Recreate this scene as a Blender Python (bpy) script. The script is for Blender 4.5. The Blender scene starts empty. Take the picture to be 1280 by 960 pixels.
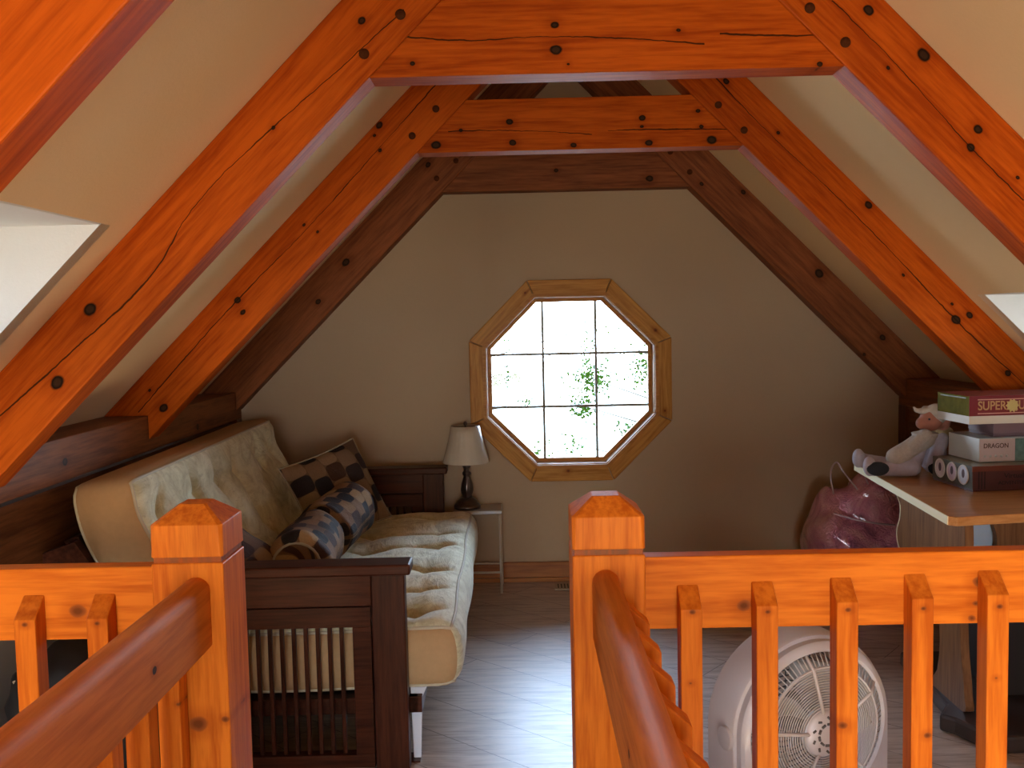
import bpy, math, random
from mathutils import Vector, Matrix
random.seed(7)
PI = math.pi
SC = bpy.context.scene
COL = SC.collection
R = math.radians

# ------------------------------------------------------------------ mesh helpers
class MB:
    """collects shapes, then links them as one mesh object"""
    def __init__(s):
        s.v, s.f, s.m, s.sm = [], [], [], []
    def add(s, vs, fs, mi=0, smooth=False):
        b = len(s.v)
        s.v += [tuple(p) for p in vs]
        for f in fs:
            s.f.append(tuple(i + b for i in f)); s.m.append(mi); s.sm.append(smooth)
        return s
    def box(s, lo, hi, mi=0):
        x0, y0, z0 = lo; x1, y1, z1 = hi
        return s.add([(x0,y0,z0),(x1,y0,z0),(x1,y1,z0),(x0,y1,z0),(x0,y0,z1),(x1,y0,z1),(x1,y1,z1),(x0,y1,z1)],
                     [(0,3,2,1),(4,5,6,7),(0,1,5,4),(1,2,6,5),(2,3,7,6),(3,0,4,7)], mi)
    def prism(s, poly, a, b, axis='y', mi=0):
        """poly in the two other axes (x,z for y; y,z for x; x,y for z)"""
        n = len(poly)
        def P(p, t):
            return {'y': (p[0], t, p[1]), 'x': (t, p[0], p[1]), 'z': (p[0], p[1], t)}[axis]
        vs = [P(p, a) for p in poly] + [P(p, b) for p in poly]
        fs = [tuple(range(n)), tuple(range(2*n-1, n-1, -1))]
        fs += [(i, i+n, (i+1) % n + n, (i+1) % n) for i in range(n)]
        return s.add(vs, fs, mi)
    def tube(s, pts, r, seg=8, mi=0, closed=False, rs=None):
        pts = [Vector(p) for p in pts]; n = len(pts); vs = []; fs = []
        up = None
        for i, p in enumerate(pts):
            if closed: t = pts[(i+1) % n] - pts[i-1]
            else: t = pts[min(i+1, n-1)] - pts[max(i-1, 0)]
            t.normalize()
            if up is None:
                up = Vector((0,0,1)) if abs(t.z) < .9 else Vector((1,0,0))
            a = t.cross(up).normalized(); b = a.cross(t).normalized(); up = b
            rr = rs[i] if rs else r
            vs += [p + (a*math.cos(2*PI*k/seg) + b*math.sin(2*PI*k/seg))*rr for k in range(seg)]
        m = n if closed else n-1
        for i in range(m):
            for k in range(seg):
                j = (i+1) % n
                fs.append((i*seg+k, i*seg+(k+1) % seg, j*seg+(k+1) % seg, j*seg+k))
        if not closed:
            fs.append(tuple(range(seg-1, -1, -1))); fs.append(tuple((n-1)*seg+k for k in range(seg)))
        return s.add(vs, fs, mi, True)
    def lathe(s, prof, c=(0,0,0), seg=32, mi=0, flute=0, fn=0, cap=True):
        vs = []; fs = []
        for (r, z) in prof:
            for k in range(seg):
                a = 2*PI*k/seg; q = r*(1+flute*math.cos(fn*a))
                vs.append((c[0]+q*math.cos(a), c[1]+q*math.sin(a), c[2]+z))
        for i in range(len(prof)-1):
            for k in range(seg):
                fs.append((i*seg+k, i*seg+(k+1) % seg, (i+1)*seg+(k+1) % seg, (i+1)*seg+k))
        if cap:
            fs.append(tuple(range(seg-1, -1, -1))); fs.append(tuple((len(prof)-1)*seg+k for k in range(seg)))
        return s.add(vs, fs, mi, True)
    def ball(s, c, r, sc=(1,1,1), rot=None, seg=20, mi=0):
        vs = []; fs = []; n = seg//2
        M = rot or Matrix.Identity(3)
        for i in range(n+1):
            t = PI*i/n
            for k in range(seg):
                a = 2*PI*k/seg
                p = Vector((math.sin(t)*math.cos(a)*sc[0], math.sin(t)*math.sin(a)*sc[1], math.cos(t)*sc[2]))*r
                vs.append(Vector(c) + M @ p)
        for i in range(n):
            for k in range(seg):
                fs.append((i*seg+k, (i+1)*seg+k, (i+1)*seg+(k+1) % seg, i*seg+(k+1) % seg))
        return s.add(vs, fs, mi, True)
    def grid_box(s, n, fn, mats=(0,0,0,0,0,0)):
        """closed box surface of n=(a,b,c) cells mapped by fn(u,v,w) with u,v,w in 0..1; mats per side -u,+u,-v,+v,-w,+w"""
        idx = {}; vs = []
        def V(i, j, k):
            if (i,j,k) not in idx:
                idx[(i,j,k)] = len(vs); vs.append(fn(i/n[0], j/n[1], k/n[2]))
            return idx[(i,j,k)]
        fs = []
        for i in (0, n[0]):
            for j in range(n[1]):
                for k in range(n[2]):
                    q = (V(i,j,k), V(i,j+1,k), V(i,j+1,k+1), V(i,j,k+1))
                    fs.append((q[::-1] if i == 0 else q, mats[0 if i == 0 else 1]))
        for j in (0, n[1]):
            for i in range(n[0]):
                for k in range(n[2]):
                    q = (V(i,j,k), V(i+1,j,k), V(i+1,j,k+1), V(i,j,k+1))
                    fs.append((q if j == 0 else q[::-1], mats[2 if j == 0 else 3]))
        for k in (0, n[2]):
            for i in range(n[0]):
                for j in range(n[1]):
                    q = (V(i,j,k), V(i+1,j,k), V(i+1,j+1,k), V(i,j+1,k))
                    fs.append((q[::-1] if k == 0 else q, mats[4 if k == 0 else 5]))
        b = len(s.v); s.v += [tuple(p) for p in vs]
        for f, m in fs:
            s.f.append(tuple(i+b for i in f)); s.m.append(m); s.sm.append(True)
        return s
    def build(s, name, mats, parent=None, bevel=0, seg=2, loc=None, remesh=0, sharp=0):
        me = bpy.data.meshes.new(name)
        me.from_pydata(s.v, [], s.f)
        if not isinstance(mats, (list, tuple)): mats = [mats]
        for m in mats: me.materials.append(m)
        for p, mi, sm in zip(me.polygons, s.m, s.sm):
            p.material_index = mi; p.use_smooth = sm
        me.update()
        if sharp: me.set_sharp_from_angle(angle=R(sharp))
        o = bpy.data.objects.new(name, me); COL.objects.link(o)
        if parent: o.parent = parent
        if loc: o.location = loc
        if remesh:
            r = o.modifiers.new('r', 'REMESH'); r.mode = 'VOXEL'; r.voxel_size = remesh; r.use_smooth_shade = True
            q = o.modifiers.new('s', 'SMOOTH'); q.factor = .5; q.iterations = 4
        if bevel:
            b = o.modifiers.new('b', 'BEVEL'); b.width = bevel; b.segments = seg; b.limit_method = 'ANGLE'; b.angle_limit = R(35)
            b.harden_normals = False
            for p in me.polygons: p.use_smooth = p.use_smooth
        return o

def bx(name, lo, hi, mat, parent=None, bevel=.002):
    """box with its origin at the centre of its bottom"""
    c = ((lo[0]+hi[0])/2, (lo[1]+hi[1])/2, lo[2])
    m = MB().box([lo[i]-c[i] for i in range(3)], [hi[i]-c[i] for i in range(3)])
    return m.build(name, mat, parent, bevel, loc=c)
def tag(o, label=None, cat=None, group=None, kind=None):
    if label: o['label'] = label
    if cat: o['category'] = cat
    if group: o['group'] = group
    if kind: o['kind'] = kind
    return o
def empty(name, loc, label, cat, rz=0, group=None):
    o = bpy.data.objects.new(name, None); COL.objects.link(o)
    o.location = loc; o.rotation_euler = (0, 0, rz); o.empty_display_size = .1
    return tag(o, label, cat, group)
def struct(o): o['kind'] = 'structure'; return o

# ------------------------------------------------------------------ material helpers
def srgb(r, g, b):
    f = lambda c: (c/255/12.92 if c/255 <= .04045 else ((c/255+.055)/1.055)**2.4)
    return (f(r), f(g), f(b), 1)
class NT:
    def __init__(s, name):
        s.mat = bpy.data.materials.new(name); s.mat.use_nodes = True
        s.t = s.mat.node_tree; s.bsdf = s.t.nodes['Principled BSDF']; s.out = s.t.nodes['Material Output']
    def n(s, typ, **kw):
        nd = s.t.nodes.new(typ)
        for k, v in kw.items(): setattr(nd, k, v)
        return nd
    def put(s, sock, v):
        if hasattr(v, 'links') or isinstance(v, bpy.types.NodeSocket): s.t.links.new(v, sock)
        else: sock.default_value = v
    def math(s, op, a, b=None, c=None, clamp=False):
        nd = s.n('ShaderNodeMath', operation=op, use_clamp=clamp)
        s.put(nd.inputs[0], a)
        if b is not None: s.put(nd.inputs[1], b)
        if c is not None: s.put(nd.inputs[2], c)
        return nd.outputs[0]
    def coords(s, kind='Object', scale=(1,1,1), rot=(0,0,0), loc=(0,0,0)):
        tc = s.n('ShaderNodeTexCoord'); mp = s.n('ShaderNodeMapping')
        s.t.links.new(tc.outputs[kind], mp.inputs[0])
        mp.inputs['Scale'].default_value = scale; mp.inputs['Rotation'].default_value = rot; mp.inputs['Location'].default_value = loc
        return mp.outputs[0]
    def noise(s, vec, scale=5, detail=4, rough=.55, dist=0):
        nd = s.n('ShaderNodeTexNoise'); s.put(nd.inputs['Vector'], vec)
        nd.inputs['Scale'].default_value = scale; nd.inputs['Detail'].default_value = detail
        nd.inputs['Roughness'].default_value = rough; nd.inputs['Distortion'].default_value = dist
        return nd.outputs['Fac']
    def mix(s, fac, a, b, mode='MIX'):
        nd = s.n('ShaderNodeMix', data_type='RGBA', blend_type=mode)
        s.put(nd.inputs[0], fac); s.put(nd.inputs[6], a); s.put(nd.inputs[7], b)
        return nd.outputs[2]
    def ramp(s, fac, stops):
        nd = s.n('ShaderNodeValToRGB'); s.put(nd.inputs[0], fac); e = nd.color_ramp.elements
        while len(e) < len(stops): e.new(.5)
        for el, (p, c) in zip(e, stops): el.position = p; el.color = c
        return nd.outputs[0]
    def rng(s, v, a, b, c=0., d=1.):
        nd = s.n('ShaderNodeMapRange', interpolation_type='SMOOTHSTEP')
        s.put(nd.inputs[0], v)
        for i, q in enumerate((a, b, c, d)): s.put(nd.inputs[i+1], q)
        return nd.outputs[0]
    def bump(s, h, strength=.2, dist=.01):
        nd = s.n('ShaderNodeBump'); s.put(nd.inputs['Height'], h)
        nd.inputs['Strength'].default_value = strength; nd.inputs['Distance'].default_value = dist
        s.t.links.new(nd.outputs[0], s.bsdf.inputs['Normal'])
    def done(s, col, rough=.5, metal=0, spec=.5, **kw):
        s.put(s.bsdf.inputs['Base Color'], col); s.put(s.bsdf.inputs['Roughness'], rough)
        s.put(s.bsdf.inputs['Metallic'], metal); s.bsdf.inputs['Specular IOR Level'].default_value = spec
        for k, v in kw.items(): s.bsdf.inputs[k.replace('_', ' ')].default_value = v
        return s.mat

def wood(name, light, dark, grain='x', knots=(), cracks=(), uv='xz', rough=.42, coat=.12, off=0, soft=False, fine=1., spec=.12):
    """timber with grain along one object axis; knots (u, v, r) and cracks [(u, v)...] in the object's own plane uv"""
    n = NT(name)
    sc = {'x': (1.1, 16, 16), 'y': (16, 1.1, 16), 'z': (16, 16, 1.1)}[grain]
    c = n.coords('Object', sc, loc=(off, off*1.7, off*.6))
    oi = n.n('ShaderNodeObjectInfo')
    va = n.n('ShaderNodeVectorMath', operation='ADD'); n.put(va.inputs[0], c)
    vm = n.n('ShaderNodeVectorMath', operation='SCALE'); vm.inputs[0].default_value = (13, 7, 9); n.put(vm.inputs['Scale'], oi.outputs['Random'])
    n.put(va.inputs[1], vm.outputs[0]); c = va.outputs[0]
    g1 = n.noise(c, 1.6*fine, 5, .6, .6); g2 = n.noise(c, 6*fine, 3, .6, .2)
    lf = n.noise(n.coords('Object', tuple(q*.12 for q in sc)), 2.2, 2)
    f = n.math('ADD', n.math('MULTIPLY', g1, .50), n.math('MULTIPLY', g2, .52))
    f = n.math('ADD', f, n.math('MULTIPLY', lf, .35))
    col = n.ramp(f, [(.55, dark), (.78, light)])
    h = n.math('MULTIPLY', g2, .5)
    if knots or cracks:
        tc = n.n('ShaderNodeTexCoord'); sp = n.n('ShaderNodeSeparateXYZ'); n.put(sp.inputs[0], tc.outputs['Object'])
        u = sp.outputs['xyz'.index(uv[0])]; v = sp.outputs['xyz'.index(uv[1])]
        wob = n.math('MULTIPLY', n.math('SUBTRACT', n.noise(n.coords('Object'), 26, 2), .5), .010)
    if knots:
        mn = None; halo = None
        for (a, b, r) in knots:
            du = n.math('MULTIPLY', n.math('SUBTRACT', u, a), .78); dv = n.math('SUBTRACT', v, b)
            d = n.math('SQRT', n.math('ADD', n.math('MULTIPLY', du, du), n.math('MULTIPLY', dv, dv)))
            d = n.math('DIVIDE', n.math('ADD', d, wob), r)
            mn = d if mn is None else n.math('MINIMUM', mn, d)
        halo = n.rng(mn, 3.2, .9, 0, .42)
        col = n.mix(halo, col, n.mix(1, col, (.52, .32, .25, 1), 'MULTIPLY'))
        core = n.rng(mn, 1.1, .72)
        kc = n.mix(n.rng(mn, .35, .75), (.035, .014, .007, 1), (.008, .004, .003, 1))
        if soft: kc = n.mix(n.rng(mn, .15, .85), (.075, .018, .007, 1), (.22, .055, .014, 1))
        col = n.mix(n.math('MULTIPLY', core, .85) if soft else core, col, kc)
    for cr in cracks:
        cr = sorted(cr); u0, u1 = cr[0][0], cr[-1][0]
        t = n.rng(u, u0, u1); 
        mr = n.n('ShaderNodeMapRange'); n.put(mr.inputs[0], u); mr.inputs[1].default_value = u0; mr.inputs[2].default_value = u1; t = mr.outputs[0]
        fc = n.n('ShaderNodeFloatCurve'); cm = fc.mapping.curves[0]
        fc.mapping.use_clip = False
        pts = [((a-u0)/(u1-u0), b*4) for a, b in cr]
        while len(cm.points) < len(pts): cm.points.new(.5, .5)
        for p, q in zip(cm.points, pts): p.location = q
        fc.mapping.update(); n.put(fc.inputs['Value'], t)
        d = n.math('ABSOLUTE', n.math('ADD', n.math('SUBTRACT', v, n.math('MULTIPLY', fc.outputs[0], .25)), n.math('MULTIPLY', wob, .8)))
        wv = n.math('MULTIPLY', n.rng(n.noise(n.coords('Object'), 5, 2), .3, .7, .35, 1.), .0035)
        inside = n.math('MULTIPLY', n.math('GREATER_THAN', u, u0), n.math('LESS_THAN', u, u1))
        mk = n.math('MULTIPLY', n.rng(n.math('DIVIDE', d, wv), 1.0, .45), inside)
        col = n.mix(n.math('MULTIPLY', mk, .9), col, (.012, .005, .003, 1))
    n.bump(h, .12, .004)
    m = n.done(col, rough, spec=spec)
    n.bsdf.inputs['Specular Tint'].default_value = (1, .66, .30, 1)
    n.bsdf.inputs['Coat Weight'].default_value = coat; n.bsdf.inputs['Coat Roughness'].default_value = .3
    return m

def plain(name, col, rough=.5, metal=0, spec=.5, nz=0, nscale=20, coat=0, bump=0):
    n = NT(name)
    f = n.noise(n.coords('Object'), nscale, 4)
    c2 = tuple(max(0, x*(1-nz)) for x in col[:3]) + (1,)
    c = n.mix(f, col, c2) if nz else n.mix(f, col, tuple(x*.96 for x in col[:3]) + (1,))
    if bump: n.bump(f, bump, .004)
    m = n.done(c, rough, metal, spec)
    n.bsdf.inputs['Coat Weight'].default_value = coat; n.bsdf.inputs['Coat Roughness'].default_value = .08
    return m

# colours
PINE_L = (.52, .135, .018, 1); PINE_D = (.34, .068, .010, 1)
BEAM_L = (.50, .090, .006, 1); BEAM_D = (.29, .040, .003, 1)
RAIL_L = (.62, .165, .014, 1); RAIL_D = (.41, .082, .006, 1)
TRIM_L = (.50, .225, .045, 1); TRIM_D = (.29, .105, .018, 1)
BROWN_L = (.16, .062, .024, 1); BROWN_D = (.07, .025, .011, 1)
MAHO_L = (.065, .017, .009, 1); MAHO_D = (.022, .006, .004, 1)

def drywall(name, col, b=.25):
    n = NT(name); c = n.coords('Object')
    f = n.noise(c, 90, 4, .7); g = n.noise(c, 2.0, 3)
    cc = n.mix(g, col, tuple(x*.90 for x in col[:3]) + (1,))
    cc = n.mix(n.math('MULTIPLY', f, .25), cc, tuple(x*.78 for x in col[:3]) + (1,))
    n.bump(f, b, .003)
    return n.done(cc, .85, spec=.2)
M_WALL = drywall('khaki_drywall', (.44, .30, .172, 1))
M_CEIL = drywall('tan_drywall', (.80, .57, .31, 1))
M_WHITE = drywall('white_drywall', (.78, .77, .72, 1))
M_GREYW = drywall('grey_drywall', (.30, .27, .23, 1))

def floor_mat():
    n = NT('laminate_planks')
    c = n.coords('Object', (1, 1, 1), (0, 0, R(40)))
    br = n.n('ShaderNodeTexBrick'); n.put(br.inputs['Vector'], c)
    br.inputs['Scale'].default_value = 1; br.inputs['Brick Width'].default_value = 1.25; br.inputs['Row Height'].default_value = .19
    br.inputs['Mortar Size'].default_value = .0018; br.inputs['Mortar Smooth'].default_value = .2; br.offset = .37
    br.inputs['Color1'].default_value = (.56, .44, .345, 1); br.inputs['Color2'].default_value = (.47, .365, .285, 1)
    br.inputs['Mortar'].default_value = (.10, .072, .055, 1)
    g = n.noise(n.coords('Object', (2, 22, 5), (0, 0, R(40))), 2.2, 6, .65, .8)
    g3 = n.noise(n.coords('Object', (1.2, 7, 5), (0, 0, R(40))), 3, 3, .6, .5)
    col = n.mix(n.rng(g, .35, .75, 0, .8), br.outputs[0], (.20, .145, .11, 1))
    col = n.mix(n.rng(g3, .5, .75, 0, .55), col, (.64, .54, .45, 1))
    n.bump(g, .06, .003)
    m = n.done(col, n.rng(g, .2, .8, .33, .42), spec=.6)
    n.bsdf.inputs['Coat Weight'].default_value = .1; n.bsdf.inputs['Coat Roughness'].default_value = .25; return m
M_FLOOR = floor_mat()

M_RAILX = {}
def rail_wood(axis, knots=(), uv='xz', i=0):
    return wood('orange_pine_%s_%d' % (axis, i), RAIL_L, RAIL_D, axis, knots, (), uv, .5, .06, off=i*3.3, soft=True)
M_BAL = rail_wood('z', [(0, .10, .004), (.006, .38, .006), (-.008, .62, .007), (0, .825, .0045)], 'xz', 1)
M_BALS = [M_BAL, rail_wood('z', [(-.006, .28, .005), (.008, .52, .004), (0, .824, .004)], 'xz', 8), rail_wood('z', [(.004, .45, .006), (-.003, .70, .0035), (.001, .826, .0045)], 'xz', 9), rail_wood('z', [(.009, .60, .005), (0, .825, .004)], 'xz', 10)]
BALN = [0]
M_CASE = wood('window_pine_x', TRIM_L, TRIM_D, 'x', [(.12, .02, .010)], (), 'xz', .35, .3)
M_MAHO_X = wood('mahogany_x', MAHO_L, MAHO_D, 'x', rough=.40, coat=.08)
M_MAHO_Y = wood('mahogany_y', MAHO_L, MAHO_D, 'y', rough=.40, coat=.08)
M_MAHO_Z = wood('mahogany_z', MAHO_L, MAHO_D, 'z', rough=.40, coat=.08)
M_PLATE = wood('plate_timber', (.24,.080,.024,1), (.11,.033,.012,1), 'y', [(.55,.05,.012),(1.9,.06,.012),(3.1,.03,.014)], (), 'yz', .5, .1)
M_BAND = wood('wall_band_timber', BROWN_L, BROWN_D, 'y', [(.6,.17,.014),(1.3,.10,.012),(2.5,.12,.015)], (), 'yz', .55, .05)
M_BASE = wood('baseboard_pine', (.36,.13,.035,1), (.20,.06,.018,1), 'x', [(.9,.05,.01),(1.6,.04,.008)], (), 'xz', .35, .3)
M_TABLE = wood('table_laminate', (.52,.26,.10,1), (.36,.16,.055,1), 'x', rough=.28, coat=.2)
M_TLEG = wood('table_leg_wood', (.26,.12,.05,1), (.15,.062,.027,1), 'z', rough=.4, coat=.1)
M_CREAM = plain('cream_edge', (.82,.74,.48,1), .6, spec=.15)
M_PEG = plain('end_grain_peg', (.10,.028,.008,1), .8, spec=.05, nz=.5, nscale=120)

# ------------------------------------------------------------------ camera (about eye height on the walkway)
yaw, pitch, roll, FPX, H = R(.675), R(-3.97), R(1.25), 1180., 1.34
fw = Vector((-math.sin(yaw)*math.cos(pitch), math.cos(yaw)*math.cos(pitch), math.sin(pitch)))
r0 = fw.cross(Vector((0,0,1))).normalized(); u0 = r0.cross(fw)
rt = r0*math.cos(roll) - u0*math.sin(roll); up = u0*math.cos(roll) + r0*math.sin(roll)
cd = bpy.data.cameras.new('camera'); cam = bpy.data.objects.new('camera', cd); COL.objects.link(cam)
cam.matrix_world = Matrix(((rt.x, up.x, -fw.x, 0), (rt.y, up.y, -fw.y, 0), (rt.z, up.z, -fw.z, H), (0,0,0,1)))
cd.sensor_width = 36; cd.lens = FPX*36/1280; cd.clip_start = .05; cd.clip_end = 200
SC.camera = cam

# ------------------------------------------------------------------ room shell
CX = .228           # centre line of the loft
HW = 1.668          # half width between knee walls
IN, OUT = 2.565, 2.825   # rafter underside / ceiling plane: z = value - |x - CX|
D = 4.75            # window wall
YB = -2.2           # gable behind the viewer
LO = -2.6           # storey below

# floor
fl = MB().box((CX-HW, 1.57, -.24), (CX+HW, D, 0)).build('floor', M_FLOOR); struct(fl)
wk = MB().box((-.66, YB, -.24), (.22, 1.57, 0)).build('floor_walkway', M_FLOOR); struct(wk)
lf = MB().box((CX-HW, YB, LO-.1), (CX+HW, D, LO)).build('floor_storey_below', M_FLOOR); struct(lf)
struct(MB().box((CX-HW, 1.545, -.26), (-.66, 1.57, .0)).build('trim_1', rail_wood('x', i=21)))
struct(MB().box((.22, 1.545, -.26), (CX+HW, 1.57, .0)).build('trim_2', rail_wood('x', i=22)))

# window wall with an octagonal opening
WX, WZ = .239, 1.021
def octo(a, cx=WX, cz=WZ):
    r = a/math.cos(PI/8)
    return [(cx + r*math.cos(PI/8 + k*PI/4), cz + r*math.sin(PI/8 + k*PI/4)) for k in range(8)]
def wall_with_hole(y0, y1, outer, inner, name, mat):
    # fan of quads between the outer outline (sampled at the angles of the hole's corners and its own) and the hole
    cx = sum(p[0] for p in inner)/len(inner); cz = sum(p[1] for p in inner)/len(inner)
    angs = sorted({round(math.atan2(p[1]-cz, p[0]-cx), 6) for p in outer + inner})
    def hit(poly, a):
        d = (math.cos(a), math.sin(a)); best = None
        for i in range(len(poly)):
            p, q = poly[i], poly[(i+1) % len(poly)]
            ex, ez = q[0]-p[0], q[1]-p[1]; det = d[0]*(-ez) + d[1]*ex
            if abs(det) < 1e-9: continue
            px, pz = p[0]-cx, p[1]-cz
            t = (px*(-ez) + pz*ex)/det; s = (d[0]*pz - d[1]*px)/det
            if t > 1e-6 and -1e-4 <= s <= 1+1e-4 and (best is None or t > best): best = t
        return (cx + d[0]*best, cz + d[1]*best)
    O = [hit(outer, a) for a in angs]; I = [hit(inner, a) for a in angs]; n = len(angs)
    vs = [(p[0], y0, p[1]) for p in O] + [(p[0], y0, p[1]) for p in I] + [(p[0], y1, p[1]) for p in O] + [(p[0], y1, p[1]) for p in I]
    fs = []
    for i in range(n):
        j = (i+1) % n
        fs += [(i, j, n+j, n+i), (2*n+j, 2*n+i, 3*n+i, 3*n+j), (n+i, n+j, 3*n+j, 3*n+i), (j, i, 2*n+i, 2*n+j)]
    return struct(MB().add(vs, fs).build(name, mat))
gable = [(CX-HW-.35, LO), (CX+HW+.35, LO), (CX+HW+.35, OUT-HW-.35+.1), (CX, OUT+.1), (CX-HW-.35, OUT-HW-.35+.1)]
wall_with_hole(D, D+.16, gable, octo(.428), 'wall_back', M_WALL)
GL = (-1.15, .75, .30, 1.30)   # opening in the gable behind the viewer
wall_with_hole(YB-.16, YB, gable, [(GL[0], GL[2]), (GL[1], GL[2]), (GL[1], GL[3]), (GL[0], GL[3])], 'wall_front', M_WALL)

# knee walls: drywall, a timber band above it, the wall plate on top
for side, s in (('left', -1), ('right', 1)):
    x = CX + s*(HW+.012)
    w = MB().box((min(x, x+s*.12), YB, LO), (max(x, x+s*.12), D, .62)).build('wall_'+side, M_GREYW); struct(w)
    xb = CX + s*(HW+.004)
    b = MB().box((min(0, s*.1), 0, 0), (max(0, s*.1), D-1.0, .232)).build('wall_band_timber', M_BAND, loc=(xb, 1.0, .62))
    tag(b, 'dark brown timber band under the wall plate ' + ('behind the futon' if s < 0 else 'behind the games table'), 'timber')
    xp = CX + s*1.658
    p = MB().prism([(0, 0), (s*.30, 0), (s*.30, .02), (s*.17, .135), (0, .135)], 0, D-1.0, 'y').build('wall_plate', M_PLATE, bevel=.003, loc=(xp, 1.0, .866))
    tag(p, 'long horizontal pine wall plate along the eaves ' + ('above the futon' if s < 0 else 'above the games table'), 'timber')
    q = MB().box((min(0, s*.3), 0, 0), (max(0, s*.3), 3.2, .38)).build('wall_band_timber', M_BAND, loc=(xp+s*.02, YB, .62)); struct(q); q.name = 'trim_eaves_' + side

# sloped ceilings with one dormer opening each
DORM = {-1: (1.55, 2.285, 1.235, 1.80), 1: (2.69, 3.425, 1.435, 1.80)}
for side, s in (('left', -1), ('right', 1)):
    y0, y1, a0, a1 = DORM[s]
    ys = [YB, y0, y1, D]; ds = [0, a0, a1, 2.05]
    vs = [(CX+s*d, y, OUT-d) for y in ys for d in ds]
    fs = []
    for i in range(3):
        for j in range(3):
            if i == 1 and j == 1: continue
            q = (i*4+j, i*4+j+1, (i+1)*4+j+1, (i+1)*4+j)
            fs.append(q if s > 0 else q[::-1])
    # slab: outer skin .12 above
    n = len(vs); k = .12
    vs2 = vs + [(p[0], p[1], p[2]+k) for p in vs]
    fs2 = list(fs) + [tuple(i+n for i in f[::-1]) for f in fs]
    hole = [(1*4+1), (1*4+2), (2*4+2), (2*4+1)]
    for i in range(4):
        a, b = hole[i], hole[(i+1) % 4]; fs2.append((a, b, b+n, a+n))
    rim = [0, 3, 15, 12]
    for i in range(4):
        a, b = rim[i], rim[(i+1) % 4]; fs2.append((a, b, b+n, a+n))
    struct(MB().add(vs2, fs2).build('ceiling_'+side, M_CEIL))
    # dormer: level ceiling, sill and two cheeks, window at the outer end
    zt = OUT - a0; zb = OUT - a1; xo = a0 + .95
    m = MB()
    X = lambda d: CX + s*d
    t = .05
    def cheek(ya, yb):
        m.prism([(X(a0), zt), (X(xo), zt), (X(xo), zb), (X(a1), zb)], ya, yb, 'y')
    cheek(y0-t, y0+.003); cheek(y1-.003, y1+t)
    m.prism([(X(a0+.003), zt-.003), (X(xo), zt-.003), (X(xo), zt+t), (X(a0-.03), zt+t)], y0-t, y1+t, 'y')
    m.prism([(X(a1-.003), zb+.003), (X(xo), zb+.003), (X(xo), zb-t), (X(a1+.05), zb-t)], y0-t, y1+t, 'y')
    d_ = m.build('wall_dormer_'+side, M_WHITE); struct(d_)
    # dormer window
    ww = empty('window_2' if s < 0 else 'window_3', (X(xo), (y0+y1)/2, zb), None, None); struct(ww)
    f = MB(); hy = (y1-y0)/2+t; hz = zt-zb
    f.box((-.03, -hy, -t), (.03, hy, .05)); f.box((-.03, -hy, hz-.05), (.03, hy, hz+t))
    sw = .24 if s < 0 else .07
    f.box((-.03, -hy, .05), (.03, -hy+sw, hz-.05)); f.box((-.03, hy-sw, .05), (.03, hy, hz-.05)); f.box((-.015, -.012, .05), (.015, .012, hz-.05))
    f.build('window_frame', M_WHITE, ww)

# glass
def glass_mat(name='window_glass'):
    n = NT(name); n.t.nodes.remove(n.bsdf)
    tr = n.n('ShaderNodeBsdfTransparent'); gl = n.n('ShaderNodeBsdfGlossy'); mx = n.n('ShaderNodeMixShader'); fr = n.n('ShaderNodeFresnel')
    gl.inputs['Roughness'].default_value = .02; fr.inputs['IOR'].default_value = 1.45
    n.t.links.new(fr.outputs[0], mx.inputs[0]); n.t.links.new(tr.outputs[0], mx.inputs[1]); n.t.links.new(gl.outputs[0], mx.inputs[2])
    n.t.links.new(mx.outputs[0], n.out.inputs[0]); return n.mat
M_GLASS = glass_mat()
for s in (-1, 1):
    y0, y1, a0, a1 = DORM[s]; ww = bpy.data.objects['window_2' if s < 0 else 'window_3']; hz = a1-a0
    MB().box((-.003, -(y1-y0)/2, .0), (.003, (y1-y0)/2, hz)).build('pane', M_GLASS, ww)

# octagonal window
win = empty('window_1', (WX, D, WZ), None, None); struct(win)
AO, AI = .507, .432
for k in range(8):
    # each casing board in its own frame: x along the board, z outwards
    a = PI/2 + k*PI/4
    g = .0018; t22 = math.tan(PI/8)
    b = MB().prism([(-AO*t22+g, AO), (AO*t22-g, AO), (AI*t22-g, AI), (-AI*t22+g, AI)], -.024, 0, 'y')
    kn = [(.13, .475, .010)] if k == 7 else ([(.02, .455, .009)] if k == 4 else ([(.16, .47, .007)] if k in (6, 1) else []))
    mt = wood('casing_pine_%d' % k, TRIM_L, TRIM_D, 'x', kn, (), 'xz', .5, .05, off=k, soft=True)
    o = b.build('casing', mt, win, bevel=.004)
    o.rotation_euler = (0, -(a - PI/2), 0)
def ring(m, ao, ai, y0, y1, bo=None, bi=None):
    bo = bo or ao; bi = bi or ai
    A, B, C_, D_ = octo(ao, 0, 0), octo(ai, 0, 0), octo(bo, 0, 0), octo(bi, 0, 0)
    vs = [(p[0], y0, p[1]) for p in A] + [(p[0], y0, p[1]) for p in B] + [(p[0], y1, p[1]) for p in C_] + [(p[0], y1, p[1]) for p in D_]
    fs = []
    for i in range(8):
        j = (i+1) % 8
        fs += [(i, j, 8+j, 8+i), (16+j, 16+i, 24+i, 24+j), (8+i, 8+j, 24+j, 24+i), (j, i, 16+i, 16+j)]
    m.add(vs, fs)
M_JAMB = wood('jamb_pine', (.46,.20,.045,1), (.32,.12,.025,1), 'x', rough=.5, coat=.05)
m = MB(); ring(m, .440, .424, -.03, -.012); ring(m, .434, .420, -.012, .10, .434, .412); m.build('window_frame', M_JAMB, win)
m = MB(); ring(m, .425, .398, .05, .085); m.build('sash', M_JAMB, win, bevel=.002)
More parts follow.
